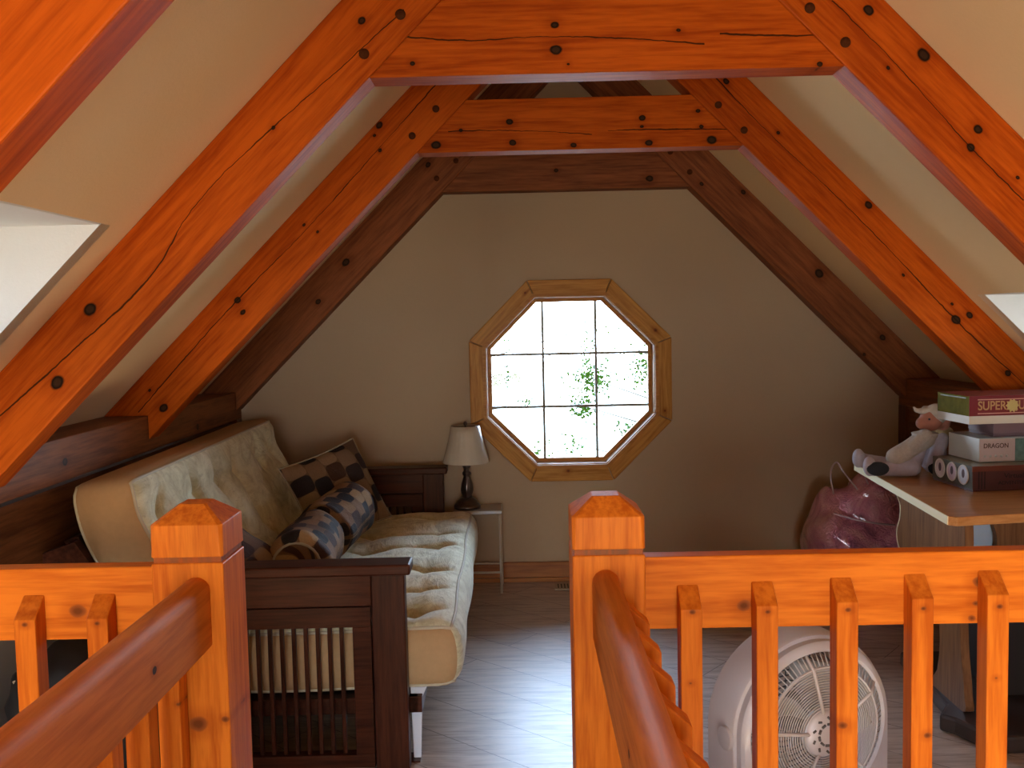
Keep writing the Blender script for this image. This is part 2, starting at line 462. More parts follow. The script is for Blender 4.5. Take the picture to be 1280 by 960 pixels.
M_MUNT = plain('muntin_grey', (.20,.18,.13,1), .5)
for i in (-1, 1):
    q = i*.1345
    MB().box((q-.0065, .058, -.405), (q+.0065, .072, .405)).build('muntin', M_MUNT, win)
    MB().box((-.405, .059, q-.0065), (.405, .071, q+.0065)).build('muntin', M_MUNT, win)
m = MB(); P8 = octo(.41, 0, 0)
m.prism(P8, .074, .078, 'y'); m.build('pane', M_GLASS, win)

# gable window behind the viewer
gw = empty('window_4', ((GL[0]+GL[1])/2, YB, GL[2]), None, None); struct(gw)
gx = (GL[1]-GL[0])/2; gz = GL[3]-GL[2]
f = MB()
f.box((-gx-.08, -.04, -.09), (gx+.08, .03, 0)); f.box((-gx-.08, -.04, gz), (gx+.08, .03, gz+.09))
f.box((-gx-.08, -.04, 0), (-gx, .03, gz)); f.box((gx, -.04, 0), (gx+.08, .03, gz)); f.box((-.03, -.04, 0), (.03, .03, gz))
f.build('window_frame', M_CASE, gw)

# baseboards
bb = MB().box((-HW, -.018, .022), (HW, 0, .10)); bb.box((-HW, -.030, 0), (HW, 0, .022))
struct(bb.build('baseboard_back', M_BASE, bevel=.003, loc=(CX, D, 0)))
for side, s in (('left', -1), ('right', 1)):
    bb = MB().box((min(0, -s*.016), 1.6, 0), (max(0, -s*.016), D-.03, .10))
    struct(bb.build('baseboard_'+side, M_PLATE, bevel=.003, loc=(CX+s*(HW+.012), 0, 0)))

# ------------------------------------------------------------------ timber frames
FR = {
 0: dict(y=1.35),
 1: dict(y=2.45,
  L=([(0.553,0.122,0.016),(0.353,0.056,0.018),(1.576,0.11,0.010),(1.225,0.091,0.006)],
     [[(1.67,0.051),(1.452,0.069),(1.222,0.093),(0.96,0.104),(0.7,0.064),(0.469,0.08),(0.182,0.106)]], [(1.52,0.049),(1.655,0.049)]),
  R=([(1.541,0.137,0.012),(1.36,0.155,0.016),(1.403,0.071,0.006),(1.129,0.12,0.011),(1.111,0.076,0.011),(0.97,0.105,0.006)],
     [[(1.624,0.091),(1.395,0.091),(1.111,0.076),(0.918,0.076)]], [(1.526,0.041),(1.651,0.039)]),
  T=([(-0.13,0.12,0.010),(-0.127,0.058,0.013),(0.184,0.1,0.006),(-0.097,0.022,0.005),(-0.516,0.102,0.006),(-0.493,0.033,0.006),(0.541,0.006,0.006)],
     [[(-0.512,0.101),(-0.339,0.087),(-0.197,0.092),(-0.035,0.088),(0.188,0.07),(0.25,0.063)],[(0.289,0.088),(0.41,0.081),(0.527,0.078)]])),
 2: dict(y=3.55,
  L=([(1.464,0.17,0.012),(1.424,0.157,0.006),(1.398,0.105,0.006),(0.624,0.114,0.012),(0.605,0.068,0.01),(1.002,0.124,0.006),(1.018,0.069,0.006),(0.142,0.124,0.006),(0.13,0.04,0.016)],
     [[(1.717,0.12),(1.383,0.112),(0.983,0.105),(0.624,0.114),(0.05,0.098)]], [(1.651,0.059),(1.519,0.055)]),
  R=([(1.693,0.12,0.01),(1.424,0.12,0.006),(0.998,0.163,0.013),(0.46,0.089,0.016),(0.436,0.136,0.012),(0.513,0.121,0.006),(0.72,0.071,0.006),(0.177,0.083,0.01)],
     [[(1.739,0.104),(1.454,0.096),(1.128,0.104),(0.875,0.103),(0.46,0.089),(0.105,0.097)]], [(1.655,0.04),(1.522,0.04)]),
  T=([(-0.258,0.106,0.012),(-0.532,0.028,0.016),(-0.247,0.03,0.011),(-0.439,0.079,0.006),(0.233,0.109,0.011),(0.23,0.077,0.006),(-0.022,0.016,0.009),(0.451,0.072,0.007),(0.489,0.022,0.017),(0.256,0.018,0.011),(0.44,0.13,0.008)],
     [[(-0.486,0.077),(-0.249,0.074),(0.046,0.053)],[(0.105,0.066),(0.371,0.065),(0.592,0.057)]])),
 3: dict(y=4.648,
  L=([(0.914,0.107,0.018),(0.68,0.074,0.012),(1.535,0.139,0.012)], [], [(1.643,0.054),(1.517,0.064)]),
  R=([(1.455,0.046,0.010),(1.282,0.158,0.011),(0.738,0.134,0.02),(0.293,0.127,0.013),(0.3,0.007,0.006)], [], [(1.672,0.051),(1.537,0.047)]),
  T=([(-0.046,0.093,0.009),(0.407,0.044,0.016)], [])),
}
WHERE = {0: 'above the railing, at the top corner of the picture', 1: 'of the big frame nearer the railing', 2: 'of the middle frame', 3: 'of the dark frame against the window wall'}
r2 = math.sqrt(2)
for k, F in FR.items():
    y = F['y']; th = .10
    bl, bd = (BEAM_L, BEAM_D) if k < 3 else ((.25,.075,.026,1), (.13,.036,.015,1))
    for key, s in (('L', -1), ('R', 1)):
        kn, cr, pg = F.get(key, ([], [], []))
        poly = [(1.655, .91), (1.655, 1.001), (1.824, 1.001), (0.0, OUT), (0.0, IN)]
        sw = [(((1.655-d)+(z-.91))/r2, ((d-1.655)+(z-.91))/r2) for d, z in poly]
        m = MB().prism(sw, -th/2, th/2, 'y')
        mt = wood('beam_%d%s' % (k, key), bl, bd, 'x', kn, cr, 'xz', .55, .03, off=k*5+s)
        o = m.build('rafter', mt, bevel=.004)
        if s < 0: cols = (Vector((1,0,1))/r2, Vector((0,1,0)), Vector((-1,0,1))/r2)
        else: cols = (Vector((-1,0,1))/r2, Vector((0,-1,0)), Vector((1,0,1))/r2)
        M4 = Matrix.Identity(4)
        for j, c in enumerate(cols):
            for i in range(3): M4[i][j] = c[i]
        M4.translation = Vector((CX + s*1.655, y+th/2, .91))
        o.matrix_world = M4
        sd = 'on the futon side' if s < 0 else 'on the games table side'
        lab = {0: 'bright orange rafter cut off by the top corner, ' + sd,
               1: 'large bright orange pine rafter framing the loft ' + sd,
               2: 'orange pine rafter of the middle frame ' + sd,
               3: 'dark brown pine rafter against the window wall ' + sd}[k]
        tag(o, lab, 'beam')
        for (a, b) in pg:
            q = MB().tube([(0, -.0015, 0), (0, .03, 0)], .0135, 16)
            yy = -th/2 if s < 0 else th/2
            if s > 0: q = MB().tube([(0, .0015, 0), (0, -.03, 0)], .0135, 16)
            q.build('peg', M_PEG, o, loc=(a, yy, b))
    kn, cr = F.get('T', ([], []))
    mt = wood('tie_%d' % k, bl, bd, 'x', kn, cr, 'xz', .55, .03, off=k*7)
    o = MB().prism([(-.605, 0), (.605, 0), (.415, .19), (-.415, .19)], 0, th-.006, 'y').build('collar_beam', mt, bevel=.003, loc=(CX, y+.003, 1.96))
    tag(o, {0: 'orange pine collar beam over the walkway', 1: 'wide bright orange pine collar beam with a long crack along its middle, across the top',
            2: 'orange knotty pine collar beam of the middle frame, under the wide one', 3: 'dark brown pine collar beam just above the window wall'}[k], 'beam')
# corner posts under the last frame
for s in (1, -1):
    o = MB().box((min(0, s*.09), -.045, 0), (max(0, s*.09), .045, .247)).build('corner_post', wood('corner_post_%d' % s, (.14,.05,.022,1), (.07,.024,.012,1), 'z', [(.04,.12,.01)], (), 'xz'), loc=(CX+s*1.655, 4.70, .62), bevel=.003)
    tag(o, 'short dark timber block in the corner under the wall plate ' + ('by the pink bag' if s > 0 else 'behind the futon back'), 'timber')

# ------------------------------------------------------------------ railings
def newel(x, label, kn, i):
    t = empty('newel_post', (x, 1.655, 0), label, 'post')
    h = .0625; mt = wood('newel_%d' % i, RAIL_L, RAIL_D, 'z', kn, (), 'xz', .5, .08, off=i*2.1, soft=True, fine=1.3)
    MB().box((-h, -h, 0), (h, h, .932)).build('shaft', mt, t, bevel=.003)
    MB().box((-h+.004, -h+.004, .932), (h-.004, h-.004, .942)).build('groove', wood('groove_%d' % i, PINE_D, BROWN_L, 'z'), t)
    # cap: a block with chamfered corners and a low hipped top
    c = MB(); q = h-.012
    def octa(a, b, z): return [(-a,-b,z),(a,-b,z),(b,-a,z),(b,a,z),(a,b,z),(-a,b,z),(-b,a,z),(-b,-a,z)]
    rings = [octa(h-.004, h, .942), octa(h-.005, h, .95), octa(h-.007, h, .998), octa(.020, .024, 1.028)]
    vs = sum(rings, []); fs = [tuple(range(7, -1, -1)), tuple(24+k for k in range(8))]
    for r_ in range(3):
        for k in range(8): fs.append((r_*8+k, r_*8+(k+1) % 8, (r_+1)*8+(k+1) % 8, (r_+1)*8+k))
    c.add(vs, fs).build('post_cap', mt, t, bevel=.0015)
    return t
newel(-.585, 'square orange pine newel post beside the futon arm', [(.008,.648,.013),(.055,.655,.005),(-.03,.30,.01)], 31)
newel(.1405, 'square orange pine newel post where the railing in front of the fan ends', [(.02,.35,.01)], 32)

def baluster(parent, x, y, ztop, face='y', i=0):
    # front face at y, bevelled top rising to the rail behind it
    w = .0375/2; d = .038
    if face == 'y':
        b = MB().prism([(0, 0), (d, 0), (d, ztop+.034), (0, ztop)], -w, w, 'x')
    else:       # side balusters: fixed to the outer face (sign in face)
        s = 1 if face == '+x' else -1
        b = MB().prism([(0, 0), (s*d, 0), (s*d, ztop), (0, ztop+.034)], -w, w, 'y')
    BALN[0] += 1
    o = b.build('baluster', M_BALS[BALN[0]*7 % 4], parent, bevel=.002, loc=(x, y, .001))
    return o
# rail sections either side of the opening (across the view)
rl = empty('railing', (-.98, 1.66, 0), 'orange pine railing section between the eaves and the post by the futon', 'railing')
bxr = MB().box((-.46, -.019, .785), (.333, .019, .915)); bxr.build('top_rail', rail_wood('x', [(.179,.836,.012)], 'xz', 3), rl, bevel=.003)
MB().box((-.46, -.019, .0), (.333, .019, .075)).build('bottom_rail', rail_wood('x', i=4), rl, bevel=.003)
for x in (-.878-.126*3, -.878-.126*2, -.878-.126, -.878, -.751): baluster(rl, x+.98, -.057, .833)
rr = empty('railing', (1.05, 1.66, 0), 'orange pine railing section in front of the white fan and games table', 'railing')
MB().box((-.847, -.019, .785), (.84, .019, .915)).build('top_rail', rail_wood('x', [(-.668,.825,.010),(-.254,.861,.009),(-.261,.821,.006),(-.267,.795,.007)], 'xz', 5), rr, bevel=.003)
MB().box((-.847, -.019, .0), (.84, .019, .075)).build('bottom_rail', rail_wood('x', i=6), rr, bevel=.003)
for k, x in enumerate((.2825, .4135, .5515, .681, .8105, .94, 1.07, 1.2, 1.33, 1.46, 1.59, 1.72)): baluster(rr, x-1.05, -.057, .830+min(k, 5)*.004)

# hand rails running towards the viewer
def handrail(x0, x1, s, label, ys, i):
    t = empty('hand_rail', ((x0+x1)/2, 1.59, 0), label, 'railing')
    w = (x1-x0)/2; zb, zt = .785, .908; r = w*.95
    prof = [(-w, zb+.004), (-w+.004, zb), (w-.004, zb), (w, zb+.004)]
    for k in range(9):
        a = PI*k/8; prof.append((w*math.cos(a)*1.0, zt-r+r*math.sin(a)))
    b = MB(); n = len(prof); N = 2; L = 2.9
    vs = [(p[0], 0, p[1]) for p in prof] + [(p[0], -L, p[1]) for p in prof]
    fs = [tuple(range(n-1, -1, -1)), tuple(range(n, 2*n))] + [(k, (k+1) % n, n+(k+1) % n, n+k) for k in range(n)]
    b.add(vs, fs)
    o = b.build('rail', wood('handrail_%d' % i, (.60,.20,.035,1), (.40,.11,.018,1), 'y', [(-.25, .84, .006)] if s < 0 else [(-.55,.845,.006)], (), 'yz', .6, .0, off=i, spec=.1), t)
    for p, q in zip(o.data.polygons, range(99)): p.use_smooth = q >= 2
    bm = o.modifiers.new('b', 'BEVEL'); bm.width = .001; bm.segments = 1; bm.limit_method = 'ANGLE'
    for y in ys:
        baluster(t, s*w, y-1.59, .845, '+x' if s > 0 else '-x')
    pw = .05
    MB().box((-pw, -L-.1, 0), (pw, -L, 1.0)).build('end_post', rail_wood('z', i=i+11), t, bevel=.003)
    return t
handrail(-.592, -.546, -1, 'thick rounded orange pine hand rail running toward the viewer from the post by the futon', [1.568-.130*k for k in range(9)], 1)
handrail(.111, .157, 1, 'thick rounded orange pine hand rail running toward the viewer beside the fan', [1.50-.126*k for k in range(9)], 2)

# ------------------------------------------------------------------ futon
def fabric_top():
    n = NT('futon_cover'); c = n.coords('Object')
    a = n.noise(c, 9, 6, .7, 1.2); b = n.noise(n.coords('Object', (60, 18, 60)), 1.6, 4, .7, .8)
    col = n.ramp(a, [(.34, (.47,.42,.23,1)), (.50, (.66,.62,.39,1)), (.64, (.80,.77,.54,1))])
    col = n.mix(n.rng(b, .55, .75, 0, .45), col, (.23,.185,.11,1))
    h = n.math('ADD', n.math('MULTIPLY', n.noise(n.coords('Object', (14, 4, 14)), 1.5, 4, .6, .8), .8), n.math('MULTIPLY', b, .2))
    n.bump(h, .55, .02)
    m = n.done(col, .8, spec=.2); n.bsdf.inputs['Sheen Weight'].default_value = .3; return m
M_FTOP = fabric_top()
M_FSIDE = plain('tan_suede', (.48,.295,.14,1), .85, spec=.15, nz=.18, nscale=60, bump=.1)
M_PIPE = plain('cream_piping', (.50,.43,.29,1), .7)

fu = empty('futon_sofa', (-.355, 2.72, 0), 'dark mahogany futon sofa with slatted arms and a tufted cream mattress', 'sofa', R(1.1))
def arm(y0, near):
    t = .055
    p = empty('armrest', (0, y0, 0), None, None); p.parent = fu
    a = MB(); W = .88
    a.box((-W-.02, -.022, .600), (.014, t+.022, .632)); a.build('arm_cap', M_MAHO_X, p, bevel=.006)
    MB().box((-.105, 0, .0), (-.006, t, .600)).build('post', M_MAHO_Z, p, bevel=.004)
    MB().box((-W, 0, .0), (-W+.085, t, .600)).build('post', M_MAHO_Z, p, bevel=.004)
    MB().box((-W+.085, .002, .505), (-.105, t-.002, .600)).build('side_rail', M_MAHO_X, p, bevel=.003)
    f = MB(); x0, x1 = -W+.088, -.109
    f.box((x0, .008, .440), (x1, t-.008, .501)); f.box((x0, .008, .012), (x1, t-.008, .052))
    f.box((x0, .008, .052), (x0+.06, t-.008, .440)); f.box((x1-.055, .008, .052), (x1, t-.008, .440))
    f.build('panel_frame', M_MAHO_X, p, bevel=.002)
    s0, s1 = x0+.06, x1-.055; ns = 15
    for i in range(ns):
        x = s1 - (i+1)*(s1-s0)/(ns+1)
        MB().box((-.006, t/2-.008, 0), (.006, t/2+.008, .388)).build('slat', M_MAHO_Z, p, bevel=.002, loc=(x, 0, .052))
arm(0, True); arm(1.80, False)

# mattress: a long box folded over the hinge; a: front edge -> top of the back
PATH = [(.135, .322), (-.10, .318), (-.35, .312), (-.55, .318), (-.66, .360), (-.735, .445), (-.818, .60), (-.890, .75), (-.912, .885)]
def catmull(pts, n=12):
    out = []
    P = [pts[0]] + list(pts) + [pts[-1]]
    for i in range(1, len(P)-2):
        for k in range(n):
            t = k/n; p0, p1, p2, p3 = [Vector((*q, 0)) if len(q) == 2 else Vector(q) for q in P[i-1:i+3]]
            out.append(.5*((2*p1) + (-p0+p2)*t + (2*p0-5*p1+4*p2-p3)*t*t + (-p0+3*p1-3*p2+p3)*t**3))
    q = P[-1]; out.append(Vector((*q, 0)) if len(q) == 2 else Vector(q)); return out
CP = catmull(PATH); CL = [0]
for i in range(1, len(CP)): CL.append(CL[-1] + (CP[i]-CP[i-1]).length)
LT = CL[-1]
def path_at(a):
    if a <= 0: i = 0
    elif a >= LT: i = len(CP)-2
    else:
        i = 0
        while CL[i+1] < a: i += 1
    t = (a-CL[i])/(CL[i+1]-CL[i])
    p = CP[i].lerp(CP[i+1], t); i0 = max(i-3, 0); i1 = min(i+4, len(CP)-1)
    d = (CP[i1]-CP[i0]).normalized()
    return p, d
TH, MW, MY0 = .208, 1.712, .070
TA = [.14, .41, .72, .97, 1.22]; TY = [.14+.285*k for k in range(6)]
rnd = random.Random(3)
TUF = [(a+rnd.uniform(-.02, .02), y+rnd.uniform(-.03, .03)) for a in TA for y in TY]
def matt_pt(a, y, t):
    """a, y, t in metres of the flat mattress (t up)"""
    r = .055; A0, A1 = r, LT-r
    ca = min(max(a, A0), A1); cy = min(max(y, r), MW-r); ct = min(max(t, -TH/2+r), TH/2-r)
    d = Vector((a-ca, y-cy, t-ct)); 
    if d.length > 1e-6: d = d.normalized()*min(d.length*1.0, r) if d.length <= r else d.normalized()*r
    a2, y2, t2 = ca+d.x, cy+d.y, ct+d.z
    w = max(0, min(1, t2/(TH/2)))
    edge = min(1, min(a2, LT-a2, y2, MW-y2)/.10); edge = max(0, edge)
    dd = 0
    for (ta, ty) in TUF:
        q = (a2-ta)**2 + (y2-ty)**2
        if q < .06:
            dd -= .018*math.exp(-q/.006)
            # creases running from tuft to tuft
            dd -= .027*math.exp(-((y2-ty-.03*math.sin(9*a2+ty*7))/.018)**2)*math.exp(-((a2-ta)/.15)**2)
            dd -= .008*math.exp(-((a2-ta)/.015)**2)*math.exp(-((y2-ty)/.10)**2)
    puff = .014*math.sin(PI*min(1, max(0, y2/MW)))**.3 + .006*math.sin(a2*23+y2*9) * math.sin(y2*17-a2*5)
    t2 += (dd + puff)*w*edge
    # side panels bulge a little
    bul = .010*(1-(t2/(TH/2))**2) if abs(t2) < TH/2 else 0
    if y2 < r: y2 -= bul
    if y2 > MW-r: y2 += bul
    if a2 < r: a2 -= bul*2.0 + .004*math.sin(y2*9)
    p, dr = path_at(a2)
    if a2 < 0: p = CP[0] + (CP[0]-CP[1]).normalized()*(-a2)
    nrm = Vector((dr.y, -dr.x, 0))
    q = p + nrm*t2
    sag = -.012*math.sin(PI*min(1, max(0, y2/MW)))*(q.x > -.6)
    return Vector((q.x, MY0+y2, q.y+sag))
mt = MB().grid_box((84, 110, 8), lambda u, v, w: matt_pt(u*LT, v*MW, (w-.5)*TH), (0, 1, 1, 1, 0, 0))
mo = mt.build('mattress', [M_FTOP, M_FSIDE], fu)
def edge_loop(t, inset=.010):
    r = inset; pts = []
    n = 60
    for i in range(n+1): pts.append((r+(LT-2*r)*i/n, r))
    for i in range(1, n+1): pts.append((LT-r, r+(MW-2*r)*i/n))
    for i in range(1, n+1): pts.append((LT-r-(LT-2*r)*i/n, MW-r))
    for i in range(1, n): pts.append((r, MW-r-(MW-2*r)*i/n))
    return [matt_pt(a, y, t) for a, y in pts]
MB().tube(edge_loop(TH/2-.010), .0055, 6, closed=True).build('piping', M_PIPE, mo)
MB().tube(edge_loop(-TH/2+.010), .0055, 6, closed=True).build('piping', M_PIPE, mo)
M_BTN = plain('tuft_button', (.25,.19,.10,1), .8)
# frame under the mattress
fr_ = MB()
fr_.box((-.62, .06, .155), (.02, .10, .205)); fr_.box((-.62, 1.75, .155), (.02, 1.79, .205))
fr_.box((-.02, .06, .155), (.03, 1.79, .205)); fr_.box((-.64, .06, .155), (-.60, 1.79, .205))
fr_.build('seat_frame', M_MAHO_Y, fu, bevel=.003)
for i in range(9):
    MB().box((-.60, -.03, .165), (-.02, .03, .183)).build('seat_slat', M_MAHO_X, fu, loc=(0, .17+.19*i, 0))
bf = MB()
def back_slab(y0, y1, t0, t1, a0, a1, m):
    ps = []
    for a in (a0, a1):
        p, dr = path_at(a); nrm = Vector((dr.y, -dr.x, 0))
        for t in (t0, t1):
            q = p+nrm*t; ps.append((q.x, q.y))
    m.prism([ps[0], ps[1], ps[3], ps[2]], y0, y1, 'y')
back_slab(.060, .100, -.245, -.112, .78, 1.25, bf); back_slab(1.74, 1.78, -.245, -.112, .78, 1.25, bf)
back_slab(.10, 1.74, -.160, -.115, 1.20, 1.26, bf); back_slab(.10, 1.74, -.160, -.115, .80, .86, bf)
bf.build('back_frame', M_MAHO_Y, fu, bevel=.002)
rb = MB(); rb.box((-.86, .055, .30), (-.80, 1.80, .38)); rb.box((-.70, .055, .10), (-.64, 1.80, .16)); rb.build('stretcher', M_MAHO_Y, fu, bevel=.003)
wl = MB().prism([(0, 0), (.022, 0), (.030, .19), (.045, .225), (-.005, .225)], .0, .02, 'y')
o = wl.build('support_leg', plain('white_leg', (.62,.63,.66,1), .4), fu, bevel=.002, loc=(-.002, .085, 0)); o['label'] = 'white support leg'
bx('support_foot', (-.03, .06, 0), (.02, .12, .004), M_MAHO_X, fu, 0)

# ---- pillows
def pillow_mat(name, sc=.075, off=0, tint=(1,1,1,1)):
    n = NT(name)
    tc = n.n('ShaderNodeTexCoord'); mp = n.n('ShaderNodeMapping'); n.put(mp.inputs[0], tc.outputs['UV'])
    mp.inputs['Scale'].default_value = (1/sc, 1/sc, 1); mp.inputs['Location'].default_value = (off, off*.7, 0)
    sp = n.n('ShaderNodeSeparateXYZ'); n.put(sp.inputs[0], mp.outputs[0])
    # columns shift half a cell
    ui = n.math('FLOOR', sp.outputs[0]); uf = n.math('SUBTRACT', n.math('FRACT', sp.outputs[0]), .5)
    vs = n.math('ADD', sp.outputs[1], n.math('MULTIPLY', n.math('MODULO', ui, 2), .5))
    vi = n.math('FLOOR', vs); vf = n.math('SUBTRACT', n.math('FRACT', vs), .5)
    cb = n.n('ShaderNodeCombineXYZ'); n.put(cb.inputs[0], ui); n.put(cb.inputs[1], vi); cb.inputs[2].default_value = off
    wn = n.n('ShaderNodeTexWhiteNoise'); n.put(wn.inputs['Vector'], cb.outputs[0])
    chk = n.math('ABSOLUTE', n.math('MODULO', n.math('ADD', ui, n.math('MULTIPLY', vi, 1)), 2))
    darks = n.ramp(wn.outputs['Value'], [(.0, (.012,.009,.010,1)), (.45, (.022,.017,.020,1)), (.8, (.060,.026,.014,1))])
    lights = n.ramp(wn.outputs['Value'], [(.0, (.42,.33,.20,1)), (.35, (.18,.10,.05,1)), (.65, (.30,.20,.12,1)), (1., (.13,.08,.06,1))])
    col = n.mix(chk, lights, darks)
    # rounded boxes on a brown ground
    p4 = n.math('ADD', n.math('POWER', n.math('ABSOLUTE', uf), 4), n.math('POWER', n.math('ABSOLUTE', vf), 4))
    msk = n.rng(p4, .075, .050)
    base = (.16, .10, .055, 1)
    col = n.mix(msk, base, col)
    col = n.mix(1, col, tint, 'MULTIPLY')
    wv = n.noise(n.coords('Object'), 180, 3)
    col = n.mix(n.math('MULTIPLY', wv, .35), col, (.05,.04,.035,1))
    n.bump(n.math('ADD', n.math('MULTIPLY', wv, .3), n.noise(n.coords('Object'), 9, 3, .5, 1.5)), .35, .02)
    m = n.done(col, .75, spec=.08); return m
def set_uv(o, fn):
    me = o.data; uv = me.uv_layers.new(name='UVMap')
    for lp in me.loops:
        uv.data[lp.index].uv = fn(me.vertices[lp.vertex_index].co)
M_SEAM = plain('pillow_cord', (.30,.24,.14,1), .7)
def square_pillow(name, c, U, V, half, thick, label, mat, seed=1):
    U = Vector(U).normalized(); V = (Vector(V) - U*U.dot(Vector(V))).normalized(); N = U.cross(V)
    rr_ = random.Random(seed); ph = [rr_.uniform(0, 6) for _ in range(4)]
    def f(u, v, w, raw=False):
        u = u*2-1; v = v*2-1; w = w*2-1
        k = (max(0, 1-abs(u)**2.6)*max(0, 1-abs(v)**2.6))**.55
        x = u*half*(1-.07*(1-v*v)); y = v*half*(1-.07*(1-u*u))
        z = w*thick*k + .008*math.sin(3*u+ph[0])*math.sin(2.5*v+ph[1]) + .006*math.sin(9*u*v+ph[2])*k
        return Vector((x, y, z))
    m = MB().grid_box((30, 30, 2), lambda u, v, w: f(u, v, w))
    o = m.build(name, mat)
    M4 = Matrix.Identity(4)
    for j, cc in enumerate((U, V, N)):
        for i in range(3): M4[i][j] = cc[i]
    M4.translation = Vector(c); o.matrix_world = M4
    set_uv(o, lambda p: (p.x+.5, p.y+.5))
    ed = []
    for i in range(25): ed.append(f(i/24, 0, .5))
    for i in range(1, 25): ed.append(f(1, i/24, .5))
    for i in range(1, 25): ed.append(f(1-i/24, 1, .5))
    for i in range(1, 24): ed.append(f(0, 1-i/24, .5))
    MB().tube(ed, .0045, 6, closed=True).build('piping', M_SEAM, o)
    return tag(o, label, 'pillow')
square_pillow('throw_pillow', (-.82, 4.05, .600), (-.25, -.24, -.085), (.24, .02, -.30), .195, .08,
              'big checked brown and cream throw pillow standing up beyond the bolsters', pillow_mat('check_fabric', .078, .2, (.95,.85,.7,1)), 1)
square_pillow('throw_pillow', (-.955, 2.965, .60), (.74, 0, -.55), (.08, 1, .10), .185, .065,
              'patterned throw pillow leaning by the slatted arm behind the newel post', pillow_mat('check_fabric_b', .085, 3.4, (.8,.66,.5,1)), 5)
def bolster(c, length, r, rz, tilt, label, mat):
    o_m = MB(); n = 40; seg = 40; vs = []; fs = []
    for i in range(n+1):
        x = (i/n-.5)*length; e = abs(i/n-.5)*2
        rr_ = r*(1-.30*max(0, (e-.80)/.20)**2.2) if e < 1 else r*.70
        for k in range(seg):
            a = 2*PI*k/seg
            q = rr_*(1+.035*math.sin(3*a+x*14)+.02*math.sin(5*a-x*31))
            vs.append((x, q*math.cos(a), q*math.sin(a)))
    for i in range(n):
        for k in range(seg): fs.append((i*seg+k, i*seg+(k+1) % seg, (i+1)*seg+(k+1) % seg, (i+1)*seg+k))
    b0 = len(vs); vs.append((-length/2-.012, 0, 0)); vs.append((length/2+.012, 0, 0))
    for k in range(seg): fs.append((b0, (k+1) % seg, k)); fs.append((b0+1, n*seg+k, n*seg+(k+1) % seg))
    o_m.add(vs, fs, 0, True); o = o_m.build('bolster_pillow', mat, loc=c)
    o.rotation_euler = (0, tilt, rz)
    set_uv(o, lambda p: (p.x+.5, math.atan2(p.z, p.y)*r+1))
    for e in (-1, 1):
        pts = [(e*length/2*.985, r*.72*math.cos(2*PI*k/24), r*.72*math.sin(2*PI*k/24)) for k in range(24)]
        MB().tube(pts, .005, 6, closed=True).build('piping', M_SEAM, o)
    return tag(o, label, 'pillow')
bolster((-.765, 3.24, .545), .46, .108, R(94), R(1), 'striped roll of the round bolster pillow lying closest to the slatted arm', pillow_mat('stripe_fabric', .066, .9, (.95,.74,.50,1)))
bolster((-.750, 3.695, .555), .40, .112, R(83), R(-5), 'round bolster pillow lying against the big checked pillow', pillow_mat('stripe_fabric_b', .066, 2.1, (.95,.74,.50,1)))

# ------------------------------------------------------------------ lamp and little table by the window
M_TUBEW = plain('beige_tube', (.50,.42,.30,1), .35)
st = empty('side_table', (-.236, 4.62, 0), 'small low side table with thin beige tube legs under the lamp', 'table')
MB().box((-.120, -.095, .393), (.120, .095, .410)).build('table_top', plain('pale_top', (.42,.39,.36,1), .22, coat=.3), st, bevel=.005)
for sx in (-1, 1):
    for sy in (-1, 1):
        MB().tube([(0, 0, 0), (0, 0, .396)], .0065, 8).build('leg', M_TUBEW, st, loc=(sx*.110, sy*.086, 0))
for sy in (-1, 1): MB().tube([(-.110, sy*.086, .105), (.110, sy*.086, .105)], .0055, 8).build('stretcher', M_TUBEW, st)
M_LAMP = plain('antique_pewter', (.16,.12,.10,1), .28, metal=.9, nz=.6, nscale=60)
lp = empty('table_lamp', (-.288, 4.615, .411), 'table lamp with a cream bell shade and dark metal baluster stem', 'lamp')
MB().lathe([(.066,0),(.067,.012),(.060,.020),(.052,.026),(.050,.036),(.036,.048),(.026,.055)], seg=40).build('base', M_LAMP, lp)
MB().lathe([(.026,.055),(.022,.062),(.028,.075),(.030,.092),(.026,.120),(.017,.150),(.013,.160),(.020,.166),(.021,.176),(.013,.184),(.012,.196),(.019,.204),(.018,.214),(.010,.222),(.009,.27),(.006,.275),(.006,.405)],
           seg=36, flute=.05, fn=8).build('stem', M_LAMP, lp)
def shade_mat():
    n = NT('wrapped_shade'); c = n.coords('Object')
    f = n.noise(c, 30, 3)
    g = n.noise(n.coords('Object', (22, 22, 3)), 2.2, 3, .6, .6)
    n.bump(g, .2, .006)
    m = n.done(n.mix(f, (.52,.44,.31,1), (.46,.38,.26,1)), .35, spec=.5)
    n.bsdf.inputs['Coat Weight'].default_value = .9; n.bsdf.inputs['Coat Roughness'].default_value = .08; return m
sh = []
pr = [(.115,.228),(.107,.258),(.096,.295),(.086,.335),(.077,.375),(.071,.408)]
MB().lathe(pr + [(q[0]-.003, q[1]) for q in pr[::-1]], seg=72, flute=.010, fn=24, cap=False).build('lamp_shade', shade_mat(), lp)
MB().tube([(-.07,0,.405),(.07,0,.405)], .002, 6).build('shade_ring', M_LAMP, lp)
MB().lathe([(.004,.404),(.006,.409),(.010,.415),(.009,.424),(.003,.430)], seg=16).build('finial', M_LAMP, lp)

# floor register
fv = empty('floor_vent', (.29, 4.62, 0), 'flat beige metal floor vent at the foot of the window wall', 'vent')
MB().box((-.155, -.05, .0005), (.155, .05, .006)).build('plate', plain('vent_beige', (.38,.31,.22,1), .4), fv, bevel=.002)
for i in range(18): MB().box((-.003, -.036, .0055), (.003, .036, .0075)).build('slot', plain('vent_dark', (.03,.025,.02,1), .6) if i == 0 else bpy.data.materials['vent_dark'], fv, loc=(-.136+i*.016, 0, 0))

